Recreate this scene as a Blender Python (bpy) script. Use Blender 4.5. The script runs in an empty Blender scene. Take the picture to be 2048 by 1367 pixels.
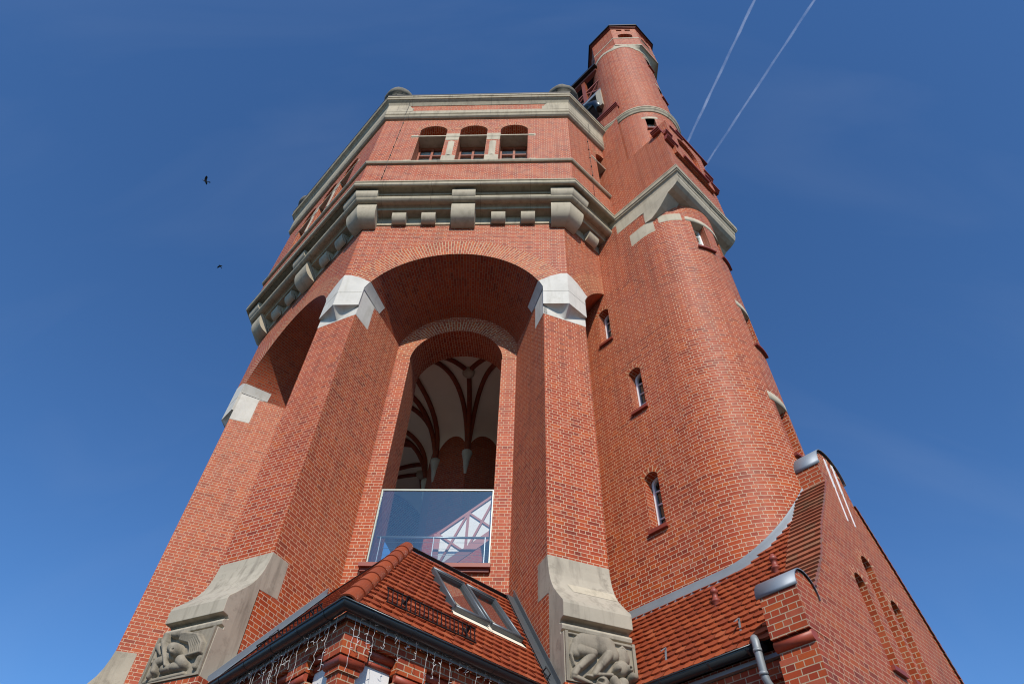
import bpy, bmesh, math, random
from math import sin, cos, pi, sqrt, radians, atan2, hypot, floor
from mathutils import Vector, Matrix
from mathutils.geometry import tessellate_polygon

random.seed(7)
C = bpy.context.scene.collection
sc = bpy.context.scene

# ---------------------------------------------------------------- camera
def look(yaw, pitch, roll):
    cy, sy, cp, sp = cos(yaw), sin(yaw), cos(pitch), sin(pitch)
    f = Vector((sy * cp, cy * cp, sp)); r = Vector((cy, -sy, 0)); u = r.cross(f)
    c, s = cos(roll), sin(roll)
    return c * r + s * u, -s * r + c * u, f
cam = bpy.data.cameras.new('camera'); cam_o = bpy.data.objects.new('camera', cam); C.objects.link(cam_o)
cam.sensor_fit = 'HORIZONTAL'; cam.sensor_width = 36; cam.lens = 1309.63 / 2048 * 36
cam.clip_start = 0.1; cam.clip_end = 60000
R_, U_, F_ = look(radians(-3.502), radians(50.105), radians(2.439))
EYE = Vector((2.253, -17.424, 1.6))
cam_o.matrix_world = Matrix(((R_.x, U_.x, -F_.x, EYE.x), (R_.y, U_.y, -F_.y, EYE.y), (R_.z, U_.z, -F_.z, EYE.z), (0, 0, 0, 1)))
sc.camera = cam_o
def at_pixel(px, py, dist):       # a point of the air seen at a pixel of the 2048 px photo
    v = F_ + R_ * ((px - 1024) / 1309.63) + U_ * ((683.5 - py) / 1309.63)
    return EYE + v.normalized() * dist

# ---------------------------------------------------------------- sky, sun, exposure
SUN_EL, SUN_AZ = 39.1, -82.4      # azimuth in world degrees, measured from +X
w = bpy.data.worlds.new('World'); sc.world = w; w.use_nodes = True
wn = w.node_tree.nodes; wl = w.node_tree.links
sky = wn.new('ShaderNodeTexSky'); sky.sky_type = 'NISHITA'; sky.sun_disc = False
sky.sun_elevation = radians(SUN_EL); sky.sun_rotation = radians(90 - SUN_AZ)
sky.altitude = 100; sky.air_density = 1.0; sky.dust_density = 0.3; sky.ozone_density = 3.0
tint = wn.new('ShaderNodeMix'); tint.data_type = 'RGBA'; tint.blend_type = 'MULTIPLY'; tint.inputs[0].default_value = 1.0
tint.inputs[7].default_value = (0.60, 0.955, 1.30, 1); wl.new(sky.outputs[0], tint.inputs[6]); tc_ = wn.new('ShaderNodeTexCoord'); mp_ = wn.new('ShaderNodeMapping'); mp_.inputs['Rotation'].default_value = (0.5, 0.2, 0.6); mp_.inputs['Scale'].default_value = (1.2, 5.0, 2.2)
cz = wn.new('ShaderNodeTexNoise'); cz.inputs['Scale'].default_value = 1.6; cz.inputs['Detail'].default_value = 6; cz.inputs['Distortion'].default_value = 0.6
cr_ = wn.new('ShaderNodeValToRGB'); cr_.color_ramp.elements[0].position = 0.48; cr_.color_ramp.elements[1].position = 0.85; cr_.color_ramp.elements[1].color = (0.045, 0.045, 0.045, 1)
cm = wn.new('ShaderNodeMix'); cm.data_type = 'RGBA'; cm.inputs[7].default_value = (5.0, 5.6, 6.6, 1)
wl.new(tc_.outputs['Generated'], mp_.inputs[0]); wl.new(mp_.outputs[0], cz.inputs['Vector']); wl.new(cz.outputs['Fac'], cr_.inputs[0]); wl.new(cr_.outputs[0], cm.inputs[0])
wl.new(tint.outputs[2], cm.inputs[6]); wl.new(cm.outputs[2], wn['Background'].inputs[0]); wn['Background'].inputs[1].default_value = 0.118
sun = bpy.data.lights.new('sun', 'SUN'); sun.energy = 4.7; sun.angle = radians(0.53); sun.color = (1.0, 0.93, 0.84)
sun_o = bpy.data.objects.new('sun', sun); C.objects.link(sun_o)
sd = Vector((cos(radians(SUN_EL)) * cos(radians(SUN_AZ)), cos(radians(SUN_EL)) * sin(radians(SUN_AZ)), sin(radians(SUN_EL))))
sun_o.rotation_euler = sd.to_track_quat('Z', 'Y').to_euler()
sc.view_settings.view_transform = 'Standard'; sc.view_settings.look = 'None'
sc.cycles.filter_width = 1.1; sc.view_settings.exposure = 0.0; sc.view_settings.gamma = 1.0

# ---------------------------------------------------------------- node helpers
class NT:
    def __init__(s, name):
        s.m = bpy.data.materials.new(name); s.m.use_nodes = True
        s.t = s.m.node_tree; s.n = s.t.nodes; s.b = s.n['Principled BSDF']
    def new(s, typ, **kw):
        n = s.n.new(typ)
        for k, v in kw.items():
            if k.startswith('i_'):
                n.inputs[k[2:].replace('_', ' ')].default_value = v
            else:
                setattr(n, k, v)
        return n
    def link(s, a, b): s.t.links.new(a, b)
    def ramp(s, fac, stops, interp='LINEAR'):
        n = s.n.new('ShaderNodeValToRGB'); n.color_ramp.interpolation = interp
        e = n.color_ramp.elements
        while len(e) < len(stops): e.new(0.5)
        for el, (p, c) in zip(e, stops):
            el.position = p; el.color = (*c, 1) if len(c) == 3 else c
        s.link(fac, n.inputs[0]); return n.outputs[0]
    def mix(s, fac, a, b, mode='MIX'):
        n = s.n.new('ShaderNodeMix'); n.data_type = 'RGBA'; n.blend_type = mode
        for sock, v in ((n.inputs[0], fac), (n.inputs[6], a), (n.inputs[7], b)):
            if hasattr(v, 'is_output'): s.link(v, sock)
            elif isinstance(v, tuple): sock.default_value = (*v, 1)
            elif sock.type == 'RGBA': sock.default_value = (v, v, v, 1)
            else: sock.default_value = v
        return n.outputs[2]
    def math(s, op, a, b=0.0, c=0.0):
        n = s.n.new('ShaderNodeMath'); n.operation = op
        for i, v in enumerate((a, b, c)):
            if hasattr(v, 'is_output'): s.link(v, n.inputs[i])
            else: n.inputs[i].default_value = v
        return n.outputs[0]
    def noise(s, scale, detail=4, vec=None, rough=0.55):
        n = s.n.new('ShaderNodeTexNoise'); n.inputs['Scale'].default_value = scale
        n.inputs['Detail'].default_value = detail; n.inputs['Roughness'].default_value = rough
        if vec is None: vec = s.objco()
        s.link(vec, n.inputs['Vector']); return n.outputs['Fac']
    def objco(s):
        g = s.n.new('ShaderNodeNewGeometry'); return g.outputs['Position']
    def uv(s, name='UVMap'):
        n = s.n.new('ShaderNodeUVMap'); n.uv_map = name; return n.outputs[0]
    def set(s, **kw):
        for k, v in kw.items():
            sock = s.b.inputs[k.replace('_', ' ')]
            if hasattr(v, 'is_output'): s.link(v, sock)
            elif isinstance(v, tuple) and len(v) == 3: sock.default_value = (*v, 1)
            else: sock.default_value = v
    def bump(s, h, strength=0.3, dist=0.01):
        n = s.n.new('ShaderNodeBump'); n.inputs['Strength'].default_value = strength; n.inputs['Distance'].default_value = dist
        s.link(h, n.inputs['Height']); s.link(n.outputs[0], s.b.inputs['Normal'])

CRS, STR = 0.0792, 0.2392     # course height and stretcher length, metres
def brick_mat(name, stops, mortar=(0.66, 0.50, 0.34), rough=(0.42, 0.66), bond=True, row=CRS, width=STR, mort=0.0054, bloom=0.25):
    k = NT(name); uv = k.uv()
    b = k.new('ShaderNodeTexBrick'); k.link(uv, b.inputs['Vector'])
    b.offset = 0.5; b.offset_frequency = 2; b.squash = 0.5 if bond else 1.0; b.squash_frequency = 2
    for i, v in (('Scale', 1.0), ('Mortar Size', mort), ('Mortar Smooth', 0.15), ('Bias', 0.0), ('Brick Width', width), ('Row Height', row)):
        b.inputs[i].default_value = v
    b.inputs['Color1'].default_value = (0, 0, 0, 1); b.inputs['Color2'].default_value = (1, 1, 1, 1); b.inputs['Mortar'].default_value = (0.5, 0.5, 0.5, 1)
    col = k.ramp(b.outputs['Color'], stops)
    n1 = k.noise(0.55, 3); n2 = k.noise(9.0, 5); n3 = k.noise(60, 3)
    col = k.mix(k.math('MULTIPLY', n2, 0.5), col, (0.20, 0.036, 0.020))
    col = k.mix(k.ramp(n1, [(0.45, (0, 0, 0)), (0.72, (bloom,) * 3)]), col, (0.45, 0.105, 0.06))
    mp = k.new('ShaderNodeMapping'); k.link(k.objco(), mp.inputs[0]); mp.inputs['Scale'].default_value = (2.2, 2.2, 0.16)
    st = k.noise(1.5, 6, mp.outputs[0], 0.65); n4 = k.noise(0.22, 4); n5 = k.noise(2.6, 6, None, 0.7)
    col = k.mix(k.ramp(st, [(0.50, (0, 0, 0)), (0.74, (0.50,) * 3)]), col, (0.13, 0.030, 0.018))
    col = k.mix(k.ramp(n4, [(0.42, (0, 0, 0)), (0.62, (0.30,) * 3)]), col, (0.40, 0.085, 0.020))
    col = k.mix(k.ramp(n5, [(0.62, (0, 0, 0)), (0.78, (0.30,) * 3)]), col, (0.50, 0.22, 0.155))
    mortar_v = k.mix(k.ramp(st, [(0.50, (0, 0, 0)), (0.78, (0.45,) * 3)]), mortar, tuple(c * 0.45 for c in mortar))
    mn = k.mix(n2, mortar_v, tuple(c * 0.62 for c in mortar))
    k.set(Base_Color=k.mix(b.outputs['Fac'], col, mn))
    rr = k.math('MULTIPLY_ADD', n2, rough[1] - rough[0], rough[0])
    k.set(Roughness=k.mix(b.outputs['Fac'], rr, 0.9)); k.b.inputs['Specular IOR Level'].default_value = 0.17
    h = k.math('SUBTRACT', k.math('MULTIPLY', n3, 0.25), b.outputs['Fac'])
    k.bump(h, 0.35, 0.006)
    return k.m
RED = [(0.0, (0.18, 0.027, 0.013)), (0.1, (0.29, 0.042, 0.015)), (0.4, (0.37, 0.056, 0.016)), (0.6, (0.42, 0.067, 0.017)), (0.8, (0.47, 0.094, 0.017)), (0.9, (0.45, 0.108, 0.05)), (1.0, (0.37, 0.068, 0.030))]
M = {}
M['brick'] = brick_mat('red_clinker_brick', RED)
M['brick_voussoir'] = brick_mat('arch_brick', [(p, (c[0] * 1.06, c[1] * 1.15, c[2] * 1.05)) for p, c in RED], mortar=(0.62, 0.46, 0.28), bond=False, mort=0.0095)
M['brick_shaded'] = brick_mat('shaded_brick', [(p, (c[0] * 0.75, c[1] * 0.6, c[2] * 0.55)) for p, c in RED], mortar=(0.30, 0.20, 0.13))  # same red brick, shade of soffits and recesses darkened into its colour
M['brick_annex'] = brick_mat('annex_brick', [(p, (c[0] * 0.92, c[1] * 0.92, c[2] * 0.95)) for p, c in RED], mortar=(0.50, 0.38, 0.25), mort=0.0064, bloom=0.12)

def stone_mat(name, base, dark, stain=0.5, joints=0.0, bands=0.0):
    k = NT(name)
    n1 = k.noise(1.3, 5); n2 = k.noise(14, 6, rough=0.65); n3 = k.noise(90, 3)
    mp = k.new('ShaderNodeMapping'); k.link(k.objco(), mp.inputs[0]); mp.inputs['Scale'].default_value = (4, 4, 0.5)
    st = k.noise(1.6, 5, mp.outputs[0])
    col = k.mix(k.ramp(n1, [(0.38, (0, 0, 0)), (0.72, (1, 1, 1))]), base, tuple(x * 0.8 for x in base))
    col = k.mix(k.ramp(st, [(0.5, (0, 0, 0)), (0.75, (stain,) * 3)]), col, dark)
    col = k.mix(k.math('MULTIPLY', n2, 0.35), col, tuple(x * 0.55 for x in base))
    n6 = k.noise(3.4, 7, None, 0.72)
    col = k.mix(k.ramp(n6, [(0.54, (0, 0, 0)), (0.70, (stain * 0.8,) * 3)]), col, dark)
    h = k.math('ADD', k.math('MULTIPLY', n2, 0.6), k.math('MULTIPLY', n3, 0.3))
    if joints:
        sx = k.new('ShaderNodeSeparateXYZ'); k.link(k.uv(), sx.inputs[0])
        fr = k.math('FRACT', k.math('DIVIDE', sx.outputs[0], joints))
        j = k.math('LESS_THAN', fr, 0.010 / joints)
        blk = k.new('ShaderNodeTexWhiteNoise'); blk.noise_dimensions = '1D'
        k.link(k.math('FLOOR', k.math('DIVIDE', sx.outputs[0], joints)), blk.inputs['W'])
        col = k.mix(k.math('MULTIPLY', blk.outputs[0], 0.35), col, tuple(x * 0.7 for x in base))
        col = k.mix(k.math('MULTIPLY', j, 0.75), col, (0.09, 0.08, 0.065))
        h = k.math('SUBTRACT', h, k.math('MULTIPLY', j, 2.0))
    k.set(Base_Color=col, Roughness=0.85); k.bump(h, 0.35, 0.008)
    return k.m
M['stone'] = stone_mat('weathered_sandstone', (0.47, 0.405, 0.285), (0.15, 0.125, 0.085), 0.7, joints=1.53)
M['stone_plain'] = stone_mat('sandstone', (0.50, 0.435, 0.315), (0.20, 0.17, 0.115), 0.5)
M['stone_white'] = stone_mat('new_limestone', (0.64, 0.61, 0.54), (0.38, 0.345, 0.27), 0.45)
M['stone_base'] = stone_mat('old_sandstone', (0.42, 0.37, 0.28), (0.15, 0.125, 0.09), 0.75)
M['stone_relief'] = stone_mat('carved_sandstone', (0.28, 0.24, 0.175), (0.07, 0.058, 0.042), 0.75)
k = M['stone_relief'].node_tree.nodes; [setattr(n.inputs['Strength'], 'default_value', 0.8) for n in k if n.type == 'BUMP']
M['stone_ball'] = stone_mat('dark_stone', (0.17, 0.155, 0.12), (0.06, 0.06, 0.05), 0.6)

def plain(name, col, rough=0.5, metal=0.0, var=0.25, scale=6, bump=0.0, coat=0.0):
    k = NT(name); n = k.noise(scale, 4)
    k.set(Base_Color=k.mix(k.math('MULTIPLY', n, var * 2), col, tuple(x * 0.5 for x in col)), Roughness=rough, Metallic=metal)
    if coat: k.b.inputs['Coat Weight'].default_value = coat
    if bump: k.bump(k.noise(scale * 8, 3), bump, 0.004)
    return k.m
M['zinc'] = plain('zinc_sheet', (0.27, 0.295, 0.31), 0.55, 0.3, 0.3, 3)
M['zinc_dull'] = plain('weathered_zinc', (0.25, 0.285, 0.32), 0.55, 0.35, 0.25, 3)
M['gutter'] = plain('anthracite_metal', (0.045, 0.052, 0.058), 0.32, 0.5, 0.2, 3)
M['flash'] = plain('grey_flashing', (0.13, 0.145, 0.155), 0.45, 0.5, 0.2, 3)
M['dark'] = plain('dark_iron', (0.018, 0.016, 0.016), 0.5, 0.3)
M['wood'] = plain('varnished_wood', (0.33, 0.085, 0.035), 0.4, 0, 0.3, 8)
M['timber'] = plain('red_timber', (0.34, 0.10, 0.07), 0.6, 0, 0.2, 8)
M['white'] = plain('white_paint', (0.80, 0.80, 0.79), 0.4, 0, 0.04)
M['plaster'] = plain('white_plaster', (0.72, 0.71, 0.68), 0.85, 0, 0.08, 3, 0.15)
M['vault'] = plain('vault_plaster', (0.78, 0.68, 0.52), 0.9, 0, 0.15, 2, 0.1)
M['sill_tile'] = plain('red_sill_tile', (0.26, 0.044, 0.022), 0.5, 0, 0.25, 12)
M['roll'] = plain('moulded_brick', (0.35, 0.060, 0.026), 0.5, 0, 0.3, 11)
M['pipe'] = plain('clay_vent', (0.27, 0.055, 0.034), 0.5, 0, 0.2, 9)
M['bird'] = plain('black_feathers', (0.012, 0.012, 0.014), 0.6)
M['rail'] = plain('steel_rail', (0.45, 0.5, 0.55), 0.35, 0.7, 0.1)
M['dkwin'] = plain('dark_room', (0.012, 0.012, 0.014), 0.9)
M['rib'] = brick_mat('rib_brick', [(p, (c[0] * 0.42, c[1] * 0.4, c[2] * 0.45)) for p, c in RED], mortar=(0.14, 0.09, 0.06))
M['wire'] = plain('white_cable', (0.62, 0.62, 0.60), 0.4, 0, 0.05)
M['pale_frame'] = plain('pale_metal_frame', (0.40, 0.43, 0.37), 0.4, 0.2, 0.06)
k = NT('asphalt_ground'); n = k.noise(0.4, 5); k.set(Base_Color=k.ramp(n, [(0.3, (0.045, 0.043, 0.04)), (0.7, (0.075, 0.072, 0.066))]), Roughness=0.9); M['ground'] = k.m
def tile_mat(name, stops):
    k = NT(name); r = k.new('ShaderNodeSeparateXYZ'); k.link(k.uv('rnd'), r.inputs[0])
    col = k.ramp(r.outputs[0], stops); n = k.noise(18, 5)
    col = k.mix(k.math('MULTIPLY', n, 0.45), col, (0.16, 0.035, 0.02))
    k.set(Base_Color=col, Roughness=k.math('MULTIPLY_ADD', n, 0.25, 0.32)); k.bump(k.noise(70, 3), 0.15, 0.003); return k.m
M['tile'] = tile_mat('clay_roof_tile', [(0, (0.25, 0.050, 0.018)), (0.5, (0.33, 0.066, 0.021)), (0.85, (0.37, 0.080, 0.024)), (1, (0.41, 0.105, 0.04))])
M['coping'] = tile_mat('mossy_coping_tile', [(0, (0.27, 0.09, 0.045)), (0.5, (0.36, 0.12, 0.06)), (0.8, (0.30, 0.14, 0.075)), (1, (0.22, 0.12, 0.065))])
def glass_mat(name, tint, refl, inner=None, rough=0.02):
    k = NT(name); n = k.n; t = n.new('ShaderNodeBsdfTransparent'); t.inputs[0].default_value = (*tint, 1)
    g = n.new('ShaderNodeBsdfGlossy'); g.inputs['Roughness'].default_value = rough; g.inputs[0].default_value = (0.78, 0.92, 0.86, 1)
    fr = n.new('ShaderNodeFresnel'); fr.inputs[0].default_value = 1.5
    f = k.math('ADD', k.math('MULTIPLY', fr.outputs[0], 1.2), refl)
    mx = n.new('ShaderNodeMixShader'); k.link(f, mx.inputs[0]); k.link(t.outputs[0], mx.inputs[1]); k.link(g.outputs[0], mx.inputs[2])
    k.link(mx.outputs[0], n['Material Output'].inputs[0]); return k.m
M['glass'] = glass_mat('window_glass', (0.8, 0.82, 0.83), 0.06)
M['screen_glass'] = glass_mat('screen_glass', (0.92, 0.96, 0.94), 0.19)
k = NT('vapour_trail'); tl = k.n.new('ShaderNodeBsdfTranslucent'); tr = k.n.new('ShaderNodeBsdfTransparent'); tx = k.n.new('ShaderNodeMixShader')
nz = k.noise(0.006, 7, None, 0.7); k.link(k.math('MULTIPLY_ADD', nz, 0.30, -0.09), tx.inputs[0]); k.link(tr.outputs[0], tx.inputs[1]); k.link(tl.outputs[0], tx.inputs[2]); tl.inputs[0].default_value = (1, 1, 1, 1)
k.link(tx.outputs[0], k.n['Material Output'].inputs[0]); M['trail'] = k.m

# ---------------------------------------------------------------- mesh helpers
class MB:
    """collects faces with uv coordinates and links them as one mesh object"""
    def __init__(s): s.v = []; s.f = []; s.uv = []; s.mi = []; s.sm = []; s.rnd = []
    def face(s, pts, uvs=None, mi=0, smooth=False, rnd=0.5):
        i = len(s.v); s.v += [tuple(p) for p in pts]; s.f.append(tuple(range(i, i + len(pts))))
        if uvs is None: uvs = auto_uv(pts)
        s.uv += [tuple(u) for u in uvs]; s.mi.append(mi); s.sm.append(smooth); s.rnd += [rnd] * len(pts)
    def build(s, name, mats, parent=None, merge=True, bevel=0.0):
        me = bpy.data.meshes.new(name); me.from_pydata(s.v, [], s.f)
        l = me.uv_layers.new(name='UVMap'); l2 = me.uv_layers.new(name='rnd')
        for i, u in enumerate(s.uv): l.data[i].uv = u; l2.data[i].uv = (s.rnd[i], 0)
        for m in (mats if isinstance(mats, list) else [mats]): me.materials.append(M[m] if isinstance(m, str) else m)
        for p, mi, sm in zip(me.polygons, s.mi, s.sm): p.material_index = mi; p.use_smooth = sm
        if merge:
            bm = bmesh.new(); bm.from_mesh(me); bmesh.ops.remove_doubles(bm, verts=bm.verts, dist=0.0005)
            bmesh.ops.recalc_face_normals(bm, faces=bm.faces)
            bm.to_mesh(me); bm.free()
        o = bpy.data.objects.new(name, me); C.objects.link(o); o.parent = parent
        if bevel:
            b = o.modifiers.new('bevel', 'BEVEL'); b.width = bevel; b.segments = 2; b.limit_method = 'ANGLE'; b.angle_limit = radians(40)
        return o
    def sub(s, o): s.v  # no-op
def auto_uv(pts):
    P = [Vector(p) for p in pts]
    n = Vector((0, 0, 0))
    for i in range(len(P)): n += (P[i] - P[0]).cross(P[(i + 1) % len(P)] - P[0])
    if n.length < 1e-12: return [(0, 0)] * len(P)
    n.normalize()
    if abs(n.z) > 0.85: return [(p.x, p.y) for p in P]
    h = Vector((-n.y, n.x, 0)).normalized(); vv = n.cross(h)
    return [(p.dot(h), p.z if abs(n.z) < 0.3 else p.dot(vv)) for p in P]
def empty(name, loc=(0, 0, 0), label=None, cat=None, group=None, kind=None):
    o = bpy.data.objects.new(name, None); C.objects.link(o); o.location = loc; o.empty_display_size = 0.3
    tag(o, label, cat, group, kind); return o
def tag(o, label=None, cat=None, group=None, kind=None):
    if label: o['label'] = label
    if cat: o['category'] = cat
    if group: o['group'] = group
    if kind: o['kind'] = kind
    return o
def d2(a): a = radians(a); return Vector((cos(a), sin(a), 0))
ZV = Vector((0, 0, 1))
class Frame:
    """x = to the right seen from outside, y = outwards distance, z = up"""
    def __init__(s, az, o=(0, 0, 0)): s.n = d2(az); s.t = d2(az + 90); s.o = Vector(o)
    def __call__(s, x, y, z): return s.o + s.t * x + s.n * y + ZV * z
class UT:
    """stair tower axes: u runs out from the tower through its right hand face, t across"""
    u = Vector((0.70710678, -0.70710678, 0)); t = Vector((0.70710678, 0.70710678, 0))
    def __call__(s, u, t, z): return s.u * u + s.t * t + ZV * z
ut = UT()
def poly_face(mb, fr, loop, holes=(), uvo=(0, 0), mi=0, rnd=0.5):
    """flat polygon with holes; fr maps 2d -> 3d, uv = 2d"""
    loops = [loop] + list(holes)
    tri = tessellate_polygon([[Vector((a, b, 0)) for a, b in l] for l in loops])
    flat = [p for l in loops for p in l]
    for t in tri:
        q = [flat[i] for i in t]
        mb.face([fr(*p) for p in q], [(p[0] + uvo[0], p[1] + uvo[1]) for p in q], mi, rnd=rnd)
def reveal(mb, f1, f2, loop, closed=True, skip=(), mi=0, depth=None, smooth=False):
    """strip between loop at f1 and loop at f2; bricks run in"""
    n = len(loop); cum = 0.0
    for i in range(n if closed else n - 1):
        a, b = loop[i], loop[(i + 1) % n]; L = hypot(b[0] - a[0], b[1] - a[1])
        p = [f1(*a), f1(*b), f2(*b), f2(*a)]; d = (p[3] - p[0]).length
        if i not in skip:
            if abs(b[0] - a[0]) < 1e-4: uvs = [(0, a[1]), (0, b[1]), (d, b[1]), (d, a[1])]
            else: uvs = [(0, cum), (0, cum + L), (d, cum + L), (d, cum)]
            mb.face(p, uvs, mi, smooth and abs(b[0] - a[0]) > 1e-4)
        cum += L
def prism(mb, fr, prof, x0, x1, caps=True, smooth=False, mi=0):
    """profile [(y,z)] closed polygon extruded along x of frame"""
    n = len(prof); cum = 0
    for i in range(n):
        a, b = prof[i], prof[(i + 1) % n]; L = hypot(b[0] - a[0], b[1] - a[1])
        if abs(a[0] - b[0]) < 1e-4: v = (a[1], b[1])
        else: v = (cum, cum + L)
        mb.face([fr(x0, *a), fr(x1, *a), fr(x1, *b), fr(x0, *b)], [(x0, v[0]), (x1, v[0]), (x1, v[1]), (x0, v[1])], mi, smooth)
        cum += L
    if caps:
        for x in (x0, x1): poly_face(mb, lambda y, z, x=x: fr(x, y, z), prof, mi=mi)
def box(mb, fr, x0, x1, y0, y1, z0, z1, mi=0):
    prism(mb, fr, [(y0, z0), (y1, z0), (y1, z1), (y0, z1)], x0, x1, mi=mi)
def tube(mb, pts, r, seg=8, caps=True, smooth=True, mi=0, rnd=0.5):
    P = [Vector(p) for p in pts]; rings = []
    rr = r if isinstance(r, (list, tuple)) else [r] * len(P)
    T0 = (P[1] - P[0]).normalized(); N = T0.orthogonal().normalized()
    for i, p in enumerate(P):
        T = (P[min(i + 1, len(P) - 1)] - P[max(i - 1, 0)]).normalized()
        N = (N - T * N.dot(T)).normalized(); B = T.cross(N)
        rings.append([p + (N * cos(2 * pi * k / seg) + B * sin(2 * pi * k / seg)) * rr[i] for k in range(seg)])
    for a, b in zip(rings, rings[1:]):
        for k in range(seg): mb.face([a[k], a[(k + 1) % seg], b[(k + 1) % seg], b[k]], mi=mi, smooth=smooth, rnd=rnd)
    if caps: mb.face(rings[0], mi=mi, rnd=rnd); mb.face(rings[-1], mi=mi, rnd=rnd)
def bar(mb, a, b, wx, wy, side, mi=0):
    """rectangular bar from a to b; side = direction of wx"""
    a, b, s = Vector(a), Vector(b), Vector(side).normalized(); T = (b - a).normalized(); s = (s - T * s.dot(T)).normalized(); q = T.cross(s)
    c = [s * wx / 2 + q * wy / 2, -s * wx / 2 + q * wy / 2, -s * wx / 2 - q * wy / 2, s * wx / 2 - q * wy / 2]
    for i in range(4):
        j = (i + 1) % 4; mb.face([a + c[i], a + c[j], b + c[j], b + c[i]], mi=mi)
    mb.face([a + x for x in c], mi=mi); mb.face([b + x for x in c], mi=mi)
TAN = math.tan(pi / 8)
AZS = [-90, -45, 0, 45, 90, 135, 180, -135]
def ring(mb, prof, faces=AZS, uvz=False, smooth=False, mi=0):
    """open profile [(apothem,z)] swept round the octagon"""
    for fi, az in enumerate(faces):
        f = Frame(az); cum = 0
        for (a, z), (b, y) in zip(prof, prof[1:]):
            L = hypot(b - a, y - z); v0, v1 = (z, y) if uvz else (cum, cum + L)
            ha, hb = a * TAN, b * TAN; o = (az + 180) / 45 * 6.63
            mb.face([f(-ha, a, z), f(ha, a, z), f(hb, b, y), f(-hb, b, y)], [(o - ha, v0), (o + ha, v0), (o + hb, v1), (o - hb, v1)], mi, smooth)
            cum += L
def arc(cx, cz, r, a0, a1, n):
    return [(cx + r * cos(radians(a0 + (a1 - a0) * i / n)), cz + r * sin(radians(a0 + (a1 - a0) * i / n))) for i in range(n + 1)]
def lathe(mb, o, prof, seg=24, a0=0, a1=360, smooth=True, mi=0):
    o = Vector(o); n = len(prof)
    for k in range(seg):
        p, q = radians(a0 + (a1 - a0) * k / seg), radians(a0 + (a1 - a0) * (k + 1) / seg)
        for i in range(n - 1):
            (r1, z1), (r2, z2) = prof[i], prof[i + 1]
            P = [o + Vector((r1 * cos(p), r1 * sin(p), z1)), o + Vector((r1 * cos(q), r1 * sin(q), z1)), o + Vector((r2 * cos(q), r2 * sin(q), z2)), o + Vector((r2 * cos(p), r2 * sin(p), z2))]
            if r1 < 1e-6: P = P[1:]
            elif r2 < 1e-6: P = P[:3]
            mb.face(P, mi=mi, smooth=smooth)

# ================================================================= the setting
g = MB(); g.face([(-400, -400, 0), (400, -400, 0), (400, 400, 0), (-400, 400, 0)])
tag(g.build('ground', 'ground'), kind='structure')

# ================================================================= the water tower
tower = empty('water_tower', (0, 0, 0), 'octagonal red brick water tower with tall arched niches and white stone capitals', 'tower')
AP, PD, PW = 7.391, 7.70, 0.585         # apothem, pillar front distance, pillar half width
FA = (2.574, 14.99)                     # front arch radius, centre height
TH0, TH1 = math.degrees(math.asin(0.93 / 2.574)) - 0.6, 14.2
def loft_pt(th, k, off=0.0):            # conical vault of a niche: angle fraction, depth fraction
    """th in degrees at the front; k 0 = front, 1 = back"""
    fr_ = (th - 90) / (90 - TH0); thb = 90 + fr_ * (90 - TH1)
    x = (FA[0] - off) * cos(radians(th)) * (1 - k) + (1.735 - off) * cos(radians(thb)) * k
    z = (FA[1] + (FA[0] - off) * sin(radians(th))) * (1 - k) + (15.24 + (1.735 - off) * sin(radians(thb))) * k
    y = AP * (1 - k) + 5.56 * k
    return x, y, z
OPEN = [(1.264, 8.72), (1.264, 15.05)] + arc(0, 15.05, 1.285, 2, 178, 28)[0:] + [(-1.264, 15.05), (-1.264, 8.72)]
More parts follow.
